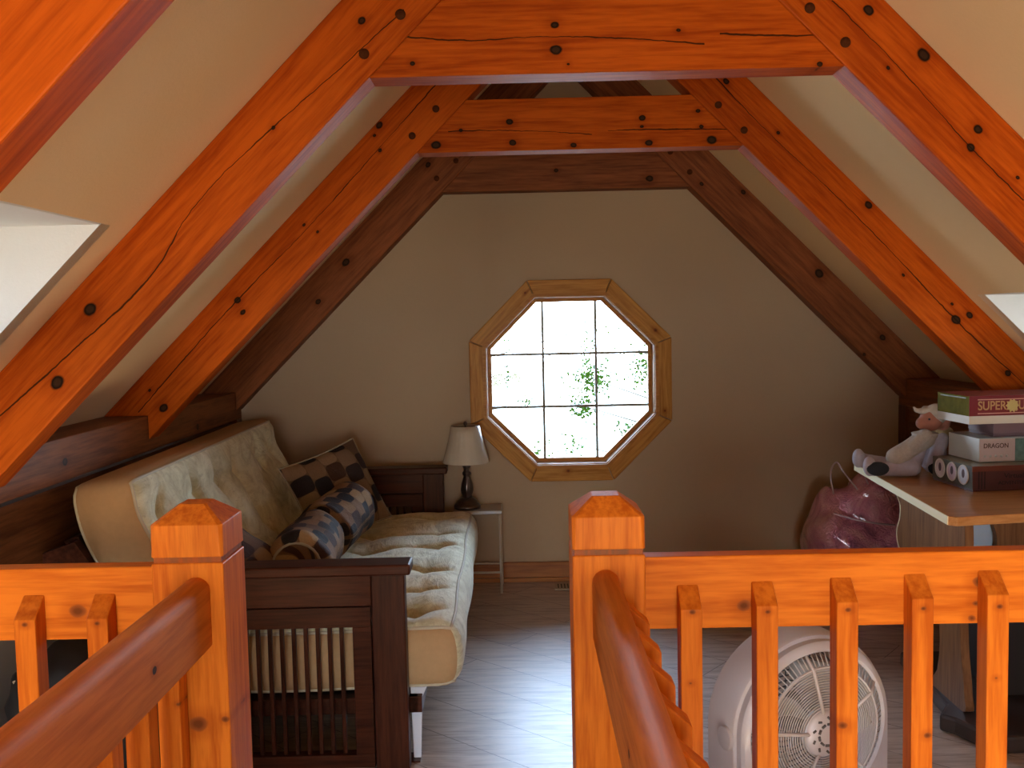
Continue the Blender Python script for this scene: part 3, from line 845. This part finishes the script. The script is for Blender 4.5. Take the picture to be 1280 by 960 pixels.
# ------------------------------------------------------------------ games table
M_SHADOW = plain('table_shadow', (.022,.014,.011,1), .6)  # near-black colour standing in for the shadow under the table
tb = empty('games_table', (1.55, 3.2, 0), 'brown wood table with a cream edge and wavy slab legs, stacked with games', 'table')
TP = [(1.226,2.722),(1.245,2.705),(1.30,2.715),(1.872,2.80),(1.872,3.742),(1.42,3.742),(1.300,3.705)]
tp = MB().prism([(x-1.55, y-3.2) for x, y in TP], .712, .740, 'z').build('table_top', M_TABLE, tb, bevel=.003)
MB().prism([(1.224-1.55,2.722-3.2),(1.229-1.55,2.7217-3.2),(1.303-1.55,3.7045-3.2),(1.298-1.55,3.705-3.2)], .714, .7395, 'z').build('edge_strip', M_CREAM, tb)
def wavy(w, h, n=24, amp=.022, side=(1, 1)):
    """panel outline, width w centred, height h, with scrolled edges"""
    f = lambda t: amp*math.sin(2*PI*(t*1.15+.10)) + .03*(max(0, t-.86)/.14)**1.5
    R_ = [(w/2 + side[1]*f(i/n), h*i/n) for i in range(n+1)]
    L_ = [(-w/2 - side[0]*f(i/n), h*i/n) for i in range(n, -1, -1)]
    return R_ + L_
PA = [(3.50,.712),(3.49,.66),(3.455,.62),(3.46,.57),(3.485,.52),(3.47,.47),(3.40,.43),(3.26,.40),(3.16,.34),(3.12,.25),(3.14,.12),(3.20,.055),(2.95,.055),(2.94,.12),(2.965,.25),(2.975,.40),(2.95,.50),(2.945,.60),(2.955,.712)]
MB().prism([(a-3.2, b) for a, b in catmull([(p[0], p[1]) for p in PA], 4) for a, b in [(a, b)]] if False else [(q.x-3.2, q.y) for q in catmull(PA, 4)], -.014, .014, 'x').build('leg', M_TLEG, tb, loc=(1.395-1.55, 0, 0), bevel=.002)
MB().box((-.15, -.13, 0), (.165, .22, .33)).build('shadow_block', M_SHADOW, tb, loc=(.15, 0, .056), bevel=.004)  # dark block added to paint the deep shadow beneath the table
MB().prism(wavy(.34, .322), -.014, .014, 'y').build('leg', M_TLEG, tb, loc=(1.71-1.55, 3.12-3.2, .388), bevel=.002)
g = MB().box((-.05, -.012, 0), (.080, .012, .32)).build('leg', plain('blue_grey_bar', (.42,.48,.55,1), .35), tb, loc=(1.495-1.55, 3.16-3.2, .388)); g['label'] = 'blue grey board filling the gap between the legs'  # board added to fill the gap; its pale colour paints a lit background
M_FOOT = plain('dark_foot', (.045,.028,.022,1), .35)
ft = MB().prism([(1.30-1.55,2.935-3.2),(1.335-1.55,2.90-3.2),(1.39-1.55,2.76-3.2),(1.86-1.55,2.80-3.2),(1.86-1.55,3.5-3.2),(1.40-1.55,3.5-3.2),(1.36-1.55,3.02-3.2)], .001, .056, 'z'); ft.build('foot', M_FOOT, tb, bevel=.01)
ap = MB(); ap.box((1.40-1.55, 3.0-3.2, .66), (1.43-1.55, 3.62-3.2, .712)); ap.box((1.43-1.55, 3.59-3.2, .66), (1.85-1.55, 3.62-3.2, .712)); ap.build('apron', M_TLEG, tb, bevel=.002)
ew = [(q.x-3.2, q.y) for q in catmull(PA[:9], 4)]
MB().prism([(a+.0005, b) for a, b in ew] + [(a+.006, b) for a, b in ew[::-1]], -.0145, .0145, 'x').build('edge_strip', M_CREAM, tb, loc=(1.395-1.55, 0, 0))

# ---- text helper (flat lettering lying just proud of a surface)
def text(parent, name, body, size, loc, rot, mat, sx=1.):
    cu = bpy.data.curves.new(name, 'FONT'); cu.body = body; cu.size = size; cu.extrude = .0004; cu.align_x = 'LEFT'; cu.align_y = 'CENTER'
    cu.offset = size*.012
    ob = bpy.data.objects.new(name+'_src', cu); COL.objects.link(ob)
    bpy.context.view_layer.update()
    me = bpy.data.meshes.new_from_object(ob.evaluated_get(bpy.context.evaluated_depsgraph_get()))
    bpy.data.objects.remove(ob); me.materials.clear(); me.materials.append(mat)
    o = bpy.data.objects.new(name, me); COL.objects.link(o); o.parent = parent
    o.location = loc; o.rotation_euler = rot; o.scale = (sx, 1, 1); return o

# boxes: local frame x along the spine, y into the depth, front-left corner at the origin
def game_box(loc, rz, label):
    return empty('game_box', loc, label, 'game box', rz)
RZ = R(5)
# bottom: brown box with a painted end
b1 = game_box((1.463, 3.075, .741), RZ, 'dark brown board game box with three painted ovals on its end, bottom of the stack')
M_B1 = plain('brown_card', (.105,.036,.033,1), .35, nz=.3, coat=.2)
M_B1T = plain('gold_green_card', (.21,.17,.08,1), .4, nz=.35, nscale=12, coat=.2)
M_B1E = plain('painted_end', (.16,.15,.11,1), .6, spec=.2, nz=.8, nscale=14)
mm = MB().box((.002, .002, 0), (.378, .248, .052)); mm.build('tray', M_B1, b1)
mm = MB().box((0, 0, .006), (.38, .25, .083)); o = mm.build('lid', [M_B1, M_B1T, M_B1E], b1, bevel=.0015)
for p in o.data.polygons:
    if p.normal.z > .5: p.material_index = 1
    elif p.normal.x < -.5: p.material_index = 2
MB().box((-.002, -.0025, .066), (.382, .0, .0835)).build('lid_band', plain('red_brown_band', (.16,.045,.025,1), .4), b1)
for x in (.022, .032, .042): MB().box((x-.0015, -.0012, .008), (x+.0015, .0, .066)).build('stripe', plain('stripe_dark', (.015,.008,.008,1), .5) if x < .03 else bpy.data.materials['stripe_dark'], b1)
M_OV = [plain('oval_%d' % i, c, .4, nz=.35, nscale=60) for i, c in enumerate([(.70,.60,.60,1), (.70,.52,.58,1), (.70,.76,.84,1)])]
for i, (yy, rr_) in enumerate(((.052, .030), (.122, .029), (.198, .030))):
    q = MB(); pts = [(yy+rr_*math.cos(2*PI*k/28), .048+rr_*1.05*math.sin(2*PI*k/28)) for k in range(28)]
    q.prism(pts, -.0016, 0, 'x'); q.build('painted_oval', M_OV[2-i], b1)
    q = MB().tube([(-.0016, yy+rr_*math.cos(2*PI*k/28), .048+rr_*1.05*math.sin(2*PI*k/28)) for k in range(28)], .0025, 6, closed=True)
    q.build('oval_rim', plain('oval_rim', (.62,.60,.54,1), .5) if i == 0 else bpy.data.materials['oval_rim'], b1)
    MB().prism([(yy+.3*rr_*math.cos(2*PI*k/12), .052+rr_*.5*math.sin(2*PI*k/12)) for k in range(12)], -.0022, 0, 'x').build('figure', plain('figure_dark', (.10,.06,.07,1), .6) if i == 0 else bpy.data.materials['figure_dark'], b1)
M_TXD = plain('ink_dark', (.012,.007,.009,1), .5)
text(b1, 'lettering', 'Virtual', .023, (.108, -.0006, .049), (PI/2, 0, 0), M_TXD, 1.1)
text(b1, 'lettering', 'ADVENTURE', .017, (.088, -.0006, .026), (PI/2, 0, 0), M_TXD, 1.1)
# white box
b2 = game_box((1.520, 3.150, .8255), RZ, 'white game box with pink front and small square letters, in the middle of the stack')
M_W = plain('white_card', (.50,.50,.44,1), .35, nz=.08, coat=.3)
M_PK = plain('pink_front', (.55,.42,.37,1), .4, nz=.08)
def swirl():
    n = NT('pale_swirl_top'); c = n.coords('Object', (3, 14, 1), (0, 0, R(20)))
    f = n.noise(c, 1.4, 3, .5, 1.5)
    return n.done(n.ramp(f, [(.40, (.52,.52,.48,1)), (.52, (.36,.45,.50,1)), (.62, (.55,.52,.50,1))]), .3)
M_SW = swirl()
o = MB().box((0, 0, 0), (.34, .19, .080)).build('box_body', [M_W, M_SW], b2, bevel=.0015)
for p in o.data.polygons:
    if p.normal.z > .5: p.material_index = 1
MB().box((.002, -.001, .002), (.125, 0, .077)).build('front_panel', M_PK, b2)
text(b2, 'lettering', 'DRAGON', .022, (.014, -.0016, .054), (PI/2, 0, 0), plain('ink_brown', (.10,.05,.035,1), .5), .92)
for i in range(5): MB().tube([(.020+i*.019, -.0018, .020), (.020+i*.019, -.0008, .020)], .0045, 10).build('dot', M_W, b2)
MB().box((.125, -.001, .002), (.20, 0, .077)).build('picture_panel', plain('green_picture', (.20,.32,.26,1), .4, nz=.8, nscale=45), b2)
# thin mauve box
b3 = game_box((1.585, 3.185, .906), RZ, 'thin mauve box between the white box and the maroon quiz box')
MB().box((0, 0, 0), (.26, .15, .020)).build('tray', plain('mauve_card', (.16,.10,.11,1), .5), b3); MB().box((-.002, -.002, .012), (.262, .152, .047)).build('lid', plain('mauve_lid', (.19,.12,.13,1), .45), b3, bevel=.001)
# quiz box on top
b4 = game_box((1.485, 3.150, .9535), RZ, 'maroon quiz game box with a white tray and green end, on top of the stack')
M_MR = plain('maroon_card', (.15,.014,.018,1), .45, nz=.15)
M_GE = plain('green_end', (.15,.135,.012,1), .8, spec=.1, nz=.6, nscale=40)
M_TC = plain('tray_cream', (.55,.50,.40,1), .5)
MB().box((.001, .001, 0), (.378, .199, .05)).build('tray', M_TC, b4)
o = MB().box((0, 0, .027), (.38, .20, .095)).build('lid', [M_MR, M_GE], b4, bevel=.0012)
for p in o.data.polygons:
    if p.normal.x < -.5: p.material_index = 1
M_PKT = plain('pink_ink', (.50,.27,.22,1), .5); M_GOLD = plain('gold_ink', (.38,.24,.10,1), .45)
text(b4, 'lettering', 'SUPER', .042, (.030, -.0006, .060), (PI/2, 0, 0), M_GOLD, .85)
text(b4, 'lettering', 'QUIZ', .042, (.142, -.0006, .060), (PI/2, 0, 0), M_GOLD, .85)
MB().box((.030, -.0006, .0805), (.20, 0, .0835)).build('line', M_PKT, b4); MB().box((.030, -.0006, .034), (.25, 0, .037)).build('line', M_PKT, b4)
star = [(.150+(.024 if k % 2 == 0 else .017)*math.cos(PI*k/10), .060+(.024 if k % 2 == 0 else .017)*math.sin(PI*k/10)) for k in range(20)]
MB().prism(star, -.0018, 0, 'y').build('badge', plain('badge_gold', (.42,.33,.12,1), .4), b4)
MB().box((-.0006, .02, .085), (0, .18, .089)).build('line', plain('olive_line', (.16,.15,.07,1), .5), b4)

# ---- dolls
M_LAV = plain('lavender_plush', (.42,.37,.40,1), .95, nz=.25, nscale=70, bump=.4)
M_LACE = plain('cream_lace', (.50,.44,.36,1), .9, nz=.35, nscale=120, bump=.5)
M_SKIN = plain('pink_doll_face', (.36,.13,.075,1), .7, nz=.2, nscale=30)
M_SHOE = plain('black_shoe', (.010,.012,.016,1), .85)
M_BLK = plain('doll_black', (.012,.010,.012,1), .7)
def capsule(m, pts, rs, seg=12):
    m.tube(pts, 0, seg, rs=rs); m.ball(pts[0], rs[0], seg=12); m.ball(pts[-1], rs[-1], seg=12)
def doll(loc, rz, label, sleeve=False):
    t = empty('rag_doll', loc, label, 'doll', rz)
    b = MB()   # sits with its legs along -x, leaning forward
    capsule(b, [(.0,.0,.045),(.012,0,.075),(.035,0,.125)], [.040,.038,.030])
    capsule(b, [(.0,-.03,.034),(-.07,-.035,.030),(-.135,-.04,.030)], [.032,.028,.026])
    capsule(b, [(.0,.03,.034),(-.07,.035,.034),(-.15,.035,.048)], [.032,.028,.027])
    b.ball((-.150,-.042,.040), .028, (.8,1,1.3)); b.ball((-.172,.034,.058), .028, (.8,1,1.3))
    b.build('body', M_LAV, t, remesh=.005)
    d = MB(); capsule(d, [(.05,-.005,.135),(-.01,-.02,.098),(-.055,-.025,.070)], [.036,.034,.036]); capsule(d, [(.045,-.03,.150),(.0,-.045,.115)], [.024,.020])
    d.lathe([(.020,-.012),(.046,-.008),(.040,.0),(.047,.006),(.022,.012)], (.048,-.005,.150), 24)
    d.build('dress', M_LACE, t, remesh=.004)
    h = MB(); h.ball((.068,-.01,.205), .040, (1,.95,1.05)); h.ball((.036,-.014,.192), .022); h.ball((.050,-.035,.196), .014)
    h.build('head', M_SKIN, t, remesh=.004)
    bn = MB(); bn.ball((.086,-.006,.224), .042, (.95,1.05,.9)); bn.ball((.070,-.02,.245), .016); bn.ball((.096,-.03,.238), .017); bn.ball((.050,0,.240), .014)
    bn.tube([(.060,-.02,.238),(.030,-.022,.236),(.012,-.02,.240),(.004,-.02,.255)], 0, 8, rs=[.014,.012,.008,.003])
    bn.build('bonnet', M_LACE, t, remesh=.004)
    for ys in (-.044,): 
        e = MB(); e.ball((.052,-.047,.210), .004); e.build('eye', M_BLK, t)
    s_ = MB(); s_.ball((-.125,-.062,.034), .030, (1.3,.55,.85)); s_.build('shoe', M_SHOE, t)
    return t
doll((1.395, 3.405, .741), R(-8), 'seated cloth doll with a lace dress, curled white bonnet and legs stretched along the table')
# second doll, behind, mostly hidden by the boxes
t2 = empty('rag_doll', (1.515, 3.485, .741), 'cloth doll slumped behind the first one, half hidden by the game boxes', 'doll', R(10))
b = MB(); capsule(b, [(0,0,.04),(.0,0,.10),(.012,0,.14)], [.048,.042,.036]); capsule(b, [(.0,-.04,.125),(-.03,-.065,.080),(-.055,-.075,.045)], [.030,.028,.024])
b.build('body', M_LAV, t2, remesh=.005)
h = MB(); h.ball((.004,-.03,.185), .036); h.ball((-.014,-.055,.180), .016); h.build('head', M_SKIN, t2, remesh=.004)
bn = MB(); bn.ball((.008,-.018,.205), .040, (1,1,.9)); bn.ball((-.018,-.03,.218), .015); bn.ball((.02,-.045,.218), .014); bn.build('bonnet', M_LACE, t2, remesh=.004)
c_ = MB(); capsule(c_, [(-.015,-.035,.150),(.03,-.040,.150)], [.018,.018]); c_.build('collar', plain('doll_yellow', (.42,.33,.18,1), .8), t2)
s_ = MB(); s_.ball((-.04,-.085,.030), .030, (1.2,.8,1)); s_.build('shoe', M_SHOE, t2)

# ------------------------------------------------------------------ pink bag
def bag_mat():
    n = NT('pink_plastic'); c = n.coords('Object')
    f = n.noise(c, 7, 4, .6, 1.0); g = n.noise(c, 18, 4, .6, 2.5)
    col = n.ramp(f, [(.32, (.22,.06,.11,1)), (.48, (.60,.20,.26,1)), (.64, (.75,.36,.36,1))])
    n.bump(g, .9, .03)
    m = n.done(col, .42, spec=.5); n.bsdf.inputs['Coat Weight'].default_value = 1; n.bsdf.inputs['Coat Roughness'].default_value = .10; return m
bag = empty('plastic_bag', (1.56, 4.42, 0), 'clear plastic bag stuffed with pink bedding on the floor behind the games table', 'bag')
rb_ = random.Random(5); PH = [(rb_.uniform(4, 22), rb_.uniform(4, 22), rb_.uniform(4, 18), rb_.uniform(0, 6), rb_.uniform(.003, .010)) for _ in range(14)]
def bagf(u, v, w):
    x, y, z = u*2-1, v*2-1, w
    d = Vector((x, y, z*2-1)); mx_ = max(abs(d.x), abs(d.y), abs(d.z)); d = d.normalized()*mx_ if d.length else d
    d = d*.55 + Vector((x, y, z*2-1))*.45
    zz = (d.z+1)/2
    taper = 1 - .42*max(0, zz-.15)**1.3
    p = Vector((d.x*.27*taper + .03*zz, d.y*.21*taper, .002+zz*.55*(1+.05*math.sin(5*d.x+1))))
    for a, b, c, ph, am in PH:
        p += d*am*math.sin(a*p.x+b*p.y+c*p.z*1.4+ph)
    p.z = max(p.z, .002)
    return p
MB().grid_box((44, 36, 44), bagf).build('bag_body', bag_mat(), bag)
M_HAN = plain('bag_handle', (.42,.30,.30,1), .3, coat=.8)
for pts in ([(-.14,-.10,.50),(-.15,-.09,.60),(-.12,-.08,.645),(-.09,-.09,.60),(-.03,-.10,.52)], [(-.17,-.19,.43),(-.08,-.215,.405),(.02,-.215,.385),(.10,-.21,.375)],
            [(.02,-.10,.54),(.0,-.10,.60),(.03,-.10,.62)]):
    MB().tube([tuple(p) for p in catmull(pts, 6)], .0042, 8).build('handle', M_HAN, bag)

# ------------------------------------------------------------------ fan
fan = empty('floor_fan', (.668, 2.262, 0), 'white round floor fan standing behind the railing balusters', 'fan', R(20))
M_FAN = plain('fan_white', (.55,.52,.53,1), .38, nz=.05, coat=.1)
M_FANG = plain('fan_grille', (.56,.52,.50,1), .4)
M_FAND = plain('fan_dark', (.10,.095,.10,1), .5)
RO, RI, CZ = .222, .186, .345
def outline(r, n=48, straight=True, z0=.0):
    pts = []
    for k in range(n+1):
        a = PI*k/n; pts.append((r*math.cos(a), CZ + r*math.sin(a)))
    m_ = 12
    for k in range(1, m_+1): pts.append((-r*(1+.0*k), CZ - (CZ-z0)*k/m_))
    for k in range(1, 12): pts.append((-r+2*r*k/12, z0))
    for k in range(0, m_): pts.append((r, z0 + (CZ-z0)*k/m_))
    return pts
def inner_for(pts, r):
    o = []
    for x, z in pts:
        a = math.atan2(z-CZ, x); o.append((r*math.cos(a), CZ+r*math.sin(a)))
    return o
O0 = outline(RO, z0=.05); O1 = outline(RO-.014, z0=.062); O2 = outline(RO-.004, z0=.052)
I0 = inner_for(O0, RI); I1 = inner_for(O0, RI-.004)
n = len(O0); vs = []; 
OB = outline(RO-.012, z0=.058)
layers = [(O2, .075), (O0, .070), (O0, -.028), (O2, -.034), (OB, -.036), (OB, -.054), (outline(RO-.018, z0=.064), -.062), (inner_for(O0, RI+.006), -.066), (I0, -.060), (I1, .07)]
for L_, y in layers: vs += [(p[0], y, p[1]) for p in L_]
fs = []
for l in range(len(layers)-1):
    for k in range(n):
        j = (k+1) % n; fs.append((l*n+k, l*n+j, (l+1)*n+j, (l+1)*n+k))
l = len(layers)-1
for k in range(n): j = (k+1) % n; fs.append((l*n+k, l*n+j, j, k))
MB().add(vs, fs, 0, True).build('housing', M_FAN, fan, sharp=35)
# outer vent ring: short radial ribs; then rings; then spokes and hub
def circ(r, y, seg=64): return [(r*math.cos(2*PI*k/seg), y, CZ+r*math.sin(2*PI*k/seg)) for k in range(seg)]
gr = MB()
for k in range(90):
    a = 2*PI*k/90; c_, s_ = math.cos(a), math.sin(a)
    gr.tube([((RI-.001)*c_, -.058, CZ+(RI-.001)*s_), (.155*c_, -.078, CZ+.155*s_)], .0016, 5)
for i in range(17): gr.tube(circ(.060+i*.0060, -.078-.012*(1-i/17)), .0014, 5, closed=True)
for k in range(5):
    a = 2*PI*k/5+.5; c_, s_ = math.cos(a), math.sin(a)
    gr.tube([((RI)*c_, -.060, CZ+RI*s_), (.155*c_, -.082, CZ+.155*s_), (.05*c_, -.094, CZ+.05*s_)], .0042, 6)
gr.tube(circ(.156, -.080), .003, 6, closed=True)
gr.build('grille', M_FANG, fan)
hb = MB(); hb.tube([(0,-.098,CZ),(0,-.086,CZ),(0,-.075,CZ)], 0, 32, rs=[.050,.058,.060]); hb.build('hub', M_FAN, fan)
dk = MB()
for k in range(10):
    a = 2*PI*k/10; dk.tube([(.026*math.cos(a), -.0992, CZ+.026*math.sin(a)), (.026*math.cos(a+.42), -.0992, CZ+.026*math.sin(a+.42))], .0032, 6)
for k in range(10):
    a = 2*PI*k/10+.2; dk.tube([(.038*math.cos(a), -.0985, CZ+.038*math.sin(a)), (.044*math.cos(a+.16), -.0985, CZ+.044*math.sin(a+.16))], .003, 6)
dk.build('hub_vents', M_FAND, fan)
for k in range(5):
    bl_ = MB(); a0 = 2*PI*k/5; vs = []; fs = []
    N = 8
    for i in range(N+1):
        r = .03+.125*i/N; hw = .18+.22*math.sin(PI*min(1, i/N*.8))
        for j in range(5):
            a = a0 + (j/4-.5)*2*hw + .25*i/N; y = -.03+.035*(j/4-.5)*2
            vs.append((r*math.cos(a), y, CZ+r*math.sin(a)))
    for i in range(N):
        for j in range(4): fs.append((i*5+j, i*5+j+1, (i+1)*5+j+1, (i+1)*5+j))
    bl_.add(vs, fs, 0, True); o = bl_.build('blade', plain('blade_grey', (.33,.33,.34,1), .4) if k == 0 else bpy.data.materials['blade_grey'], fan)
    sd = o.modifiers.new('s', 'SOLIDIFY'); sd.thickness = .002
bk = MB()
for i in range(12): bk.tube(circ(.03+i*.0138, .066), .0018, 5, closed=True)
for k in range(12):
    a = 2*PI*k/12; bk.tube([(.02*math.cos(a), .068, CZ+.02*math.sin(a)), (RI*math.cos(a), .068, CZ+RI*math.sin(a))], .002, 5)
bk.ball((0, .05, CZ), .05, (1, .5, 1)); bk.build('rear_grille', M_FAND, fan)
MB().tube([(-RO-.008, -.012, CZ-.005), (-RO+.004, -.012, CZ-.005)], .028, 28).build('tilt_knob', M_FAN, fan, bevel=.002)
for s in (-1, 1): MB().box((-.03, -.11, 0), (.03, .11, .055)).build('foot', M_FAN, fan, bevel=.008, loc=(s*.17, 0, 0))

# ------------------------------------------------------------------ black bag behind the railing
bk_ = empty('duffel_bag', (-1.13, 2.38, 0), 'black soft bag with pale piping on the floor by the futon end', 'bag')
def duf(u, v, w):
    x, y, z = u*2-1, v*2-1, w*2-1
    d = Vector((x, y, z)); L_ = (abs(x)**5+abs(y)**5+abs(z)**5)**.2; d = d/L_*max(abs(x), abs(y), abs(z))
    return Vector((d.x*.17+.006*math.sin(20*d.z), d.y*.17, .26+d.z*.258+.008*math.sin(9*d.x+4*d.y)))
MB().grid_box((16, 16, 16), duf).build('bag_body', plain('black_nylon', (.008,.008,.009,1), .6, bump=.3), bk_)
pp = [duf(0 if i < 1 else 0, 0, .5) for i in range(1)]
MB().tube([duf(.06, 0.02, k/20) for k in range(21)], .004, 6).build('piping', M_PIPE, bk_)

# ------------------------------------------------------------------ outdoors
n = NT('dry_grass'); f = n.noise(n.coords('Object'), .6, 5)
M_GR = n.done(n.mix(f, (.47,.43,.34,1), (.55,.51,.42,1)), .9)
gd = MB().add([(-60,-60,0),(60,-60,0),(60,90,0),(-60,90,0)], [(0,1,2,3)]).build('ground', M_GR, loc=(0, 0, LO-.15)); struct(gd)
def leaf_mat(i, a, b):
    n = NT('leaves_%d' % i); f = n.noise(n.coords('Object'), 3, 3)
    return n.done(n.mix(f, a, b), .9, spec=0)
M_BARK = plain('bark', (.05,.04,.025,1), .9, nz=.3)
def tree(loc, h, cl, label, i):
    t = empty('tree', loc, label, 'tree', group=None)
    MB().tube([(0,0,0),(.05,0,h*.4),(-.03,.05,h*.7),(.03,0,h)], 0, 8, rs=[.06,.045,.03,.012]).build('trunk', M_BARK, t)
    rn = random.Random(i); m = MB(); br = MB()
    for (x, y, z, r, cnt) in cl:
        br.tube([(0,0,z*.75),(x*.5,y*.5,z*.92),(x,y,z)], 0, 6, rs=[.022,.014,.006])
        for _ in range(cnt):
            d = Vector((rn.gauss(0,1), rn.gauss(0,1), rn.gauss(0,1)))*r*.5
            c = Vector((x,y,z))+d; a = Vector((rn.uniform(-1,1), rn.uniform(-1,1), rn.uniform(-1,1))).normalized()
            b = a.cross(Vector((rn.uniform(-1,1), rn.uniform(-1,1), .3))).normalized(); s = rn.uniform(.016, .034)
            m.add([c-a*s, c+b*s*.55, c+a*s, c-b*s*.55], [(0,1,2,3)])
    m.build('foliage', leaf_mat(i, (.006,.018,.002,1), (.018,.036,.005,1)), t); br.build('branch', M_BARK, t)
B = LO-.15
def cz(z): return z-B
rt_ = random.Random(11)
tree((2.25, 11.0, B), 5.2, [(-1.45,0,cz(.62),.24,420),(-1.55,0,cz(.30),.18,230),(-.80,.1,cz(.72),.22,300),(-.95,0,cz(-.05),.22,260),(-.55,0,cz(.35),.2,90),(-1.2,.2,cz(1.1),.3,40),(-1.65,0,cz(-.15),.22,60)], 'leafy green tree beyond the octagonal window', 1)
tree((-1.75, 12.5, B), 5.4, [(1.40,0,cz(.55),.16,200),(1.66,0,cz(.60),.12,110),(1.75,0,cz(.25),.12,60),(1.7,0,cz(1.05),.25,110),(1.95,0,cz(-.55),.22,140),(2.3,0,cz(1.1),.2,80),(2.6,.1,cz(.95),.2,60)], 'sparse young tree beyond the octagonal window, on the lamp side', 2)

# ------------------------------------------------------------------ light
W = bpy.data.worlds.new('sky'); SC.world = W; W.use_nodes = True
wt = W.node_tree; bg = wt.nodes['Background']
tc = wt.nodes.new('ShaderNodeTexCoord'); sp = wt.nodes.new('ShaderNodeSeparateXYZ'); rp = wt.nodes.new('ShaderNodeValToRGB')
wt.links.new(tc.outputs['Generated'], sp.inputs[0]); wt.links.new(sp.outputs[2], rp.inputs[0]); wt.links.new(rp.outputs[0], bg.inputs[0])
rp.color_ramp.elements[0].position = 0; rp.color_ramp.elements[0].color = (.66,.82,1,1)
rp.color_ramp.elements[1].position = .6; rp.color_ramp.elements[1].color = (.46,.68,1,1)
bg.inputs[1].default_value = 27.0
def area(name, loc, rot, sx, sy, power, col=(1,1,1), portal=False):
    l = bpy.data.lights.new(name, 'AREA'); l.shape = 'RECTANGLE'; l.size = sx; l.size_y = sy; l.energy = power; l.color = col
    if portal: l.cycles.is_portal = True
    o = bpy.data.objects.new(name, l); COL.objects.link(o); o.location = loc; o.rotation_euler = rot; return o
area('portal_window', (WX, D+.12, WZ), (R(-90), 0, 0), .86, .86, 1, portal=True)
for s in (-1, 1):
    y0, y1, a0, a1 = DORM[s]
    area('portal_dormer', (CX+s*(a0+1.0), (y0+y1)/2, OUT-(a0+a1)/2), (0, R(90)*s, 0), a1-a0, y1-y0, 1, portal=True)
# daylight through the gable glazing behind the viewer
area('gable_daylight', ((GL[0]+GL[1])/2, YB-.2, (GL[2]+GL[3])/2), (R(90), 0, 0), GL[1]-GL[0], GL[3]-GL[2], 60, (1, .84, .62))
# fill lamp added low in the storey below, shining up through the open stairwell
area('downstairs_fill', (CX-.55, YB+.08, -1.35), (R(109), 0, R(-2)), 1.9, 1.4, 330, (1, .80, .58))

for nm, g in (('rafter', 'pine rafters of the roof frames'), ('collar_beam', 'pine collar beams of the roof frames'), ('newel_post', 'newel posts of the railing'),
              ('railing', 'railing sections around the stairwell'), ('hand_rail', 'hand rails along the walkway'), ('throw_pillow', 'throw pillows on the futon'),
              ('bolster_pillow', 'bolster pillows on the futon'), ('game_box', 'board games stacked on the table'), ('rag_doll', 'cloth dolls on the games table'),
              ('wall_plate', 'wall plates along the eaves'), ('wall_band_timber', 'timber bands on the knee walls'), ('corner_post', 'corner blocks by the window wall'), ('tree', 'trees beyond the window')):
    for o in SC.objects:
        if o.parent is None and o.name.split('.')[0] == nm and o.get('label'): o['group'] = g
vs_ = SC.view_settings
SC.display_settings.display_device = 'sRGB'
vs_.view_transform = 'Standard'; vs_.look = 'None'; vs_.gamma = 1; vs_.exposure = 0; vs_.use_curve_mapping = False
cy = SC.cycles
cy.use_denoising = True; cy.max_bounces = 10; cy.diffuse_bounces = 6; cy.glossy_bounces = 4; cy.transparent_max_bounces = 12
cy.caustics_reflective = False; cy.caustics_refractive = False; cy.sample_clamp_indirect = 6; cy.use_adaptive_sampling = False
bpy.context.view_layer.update()
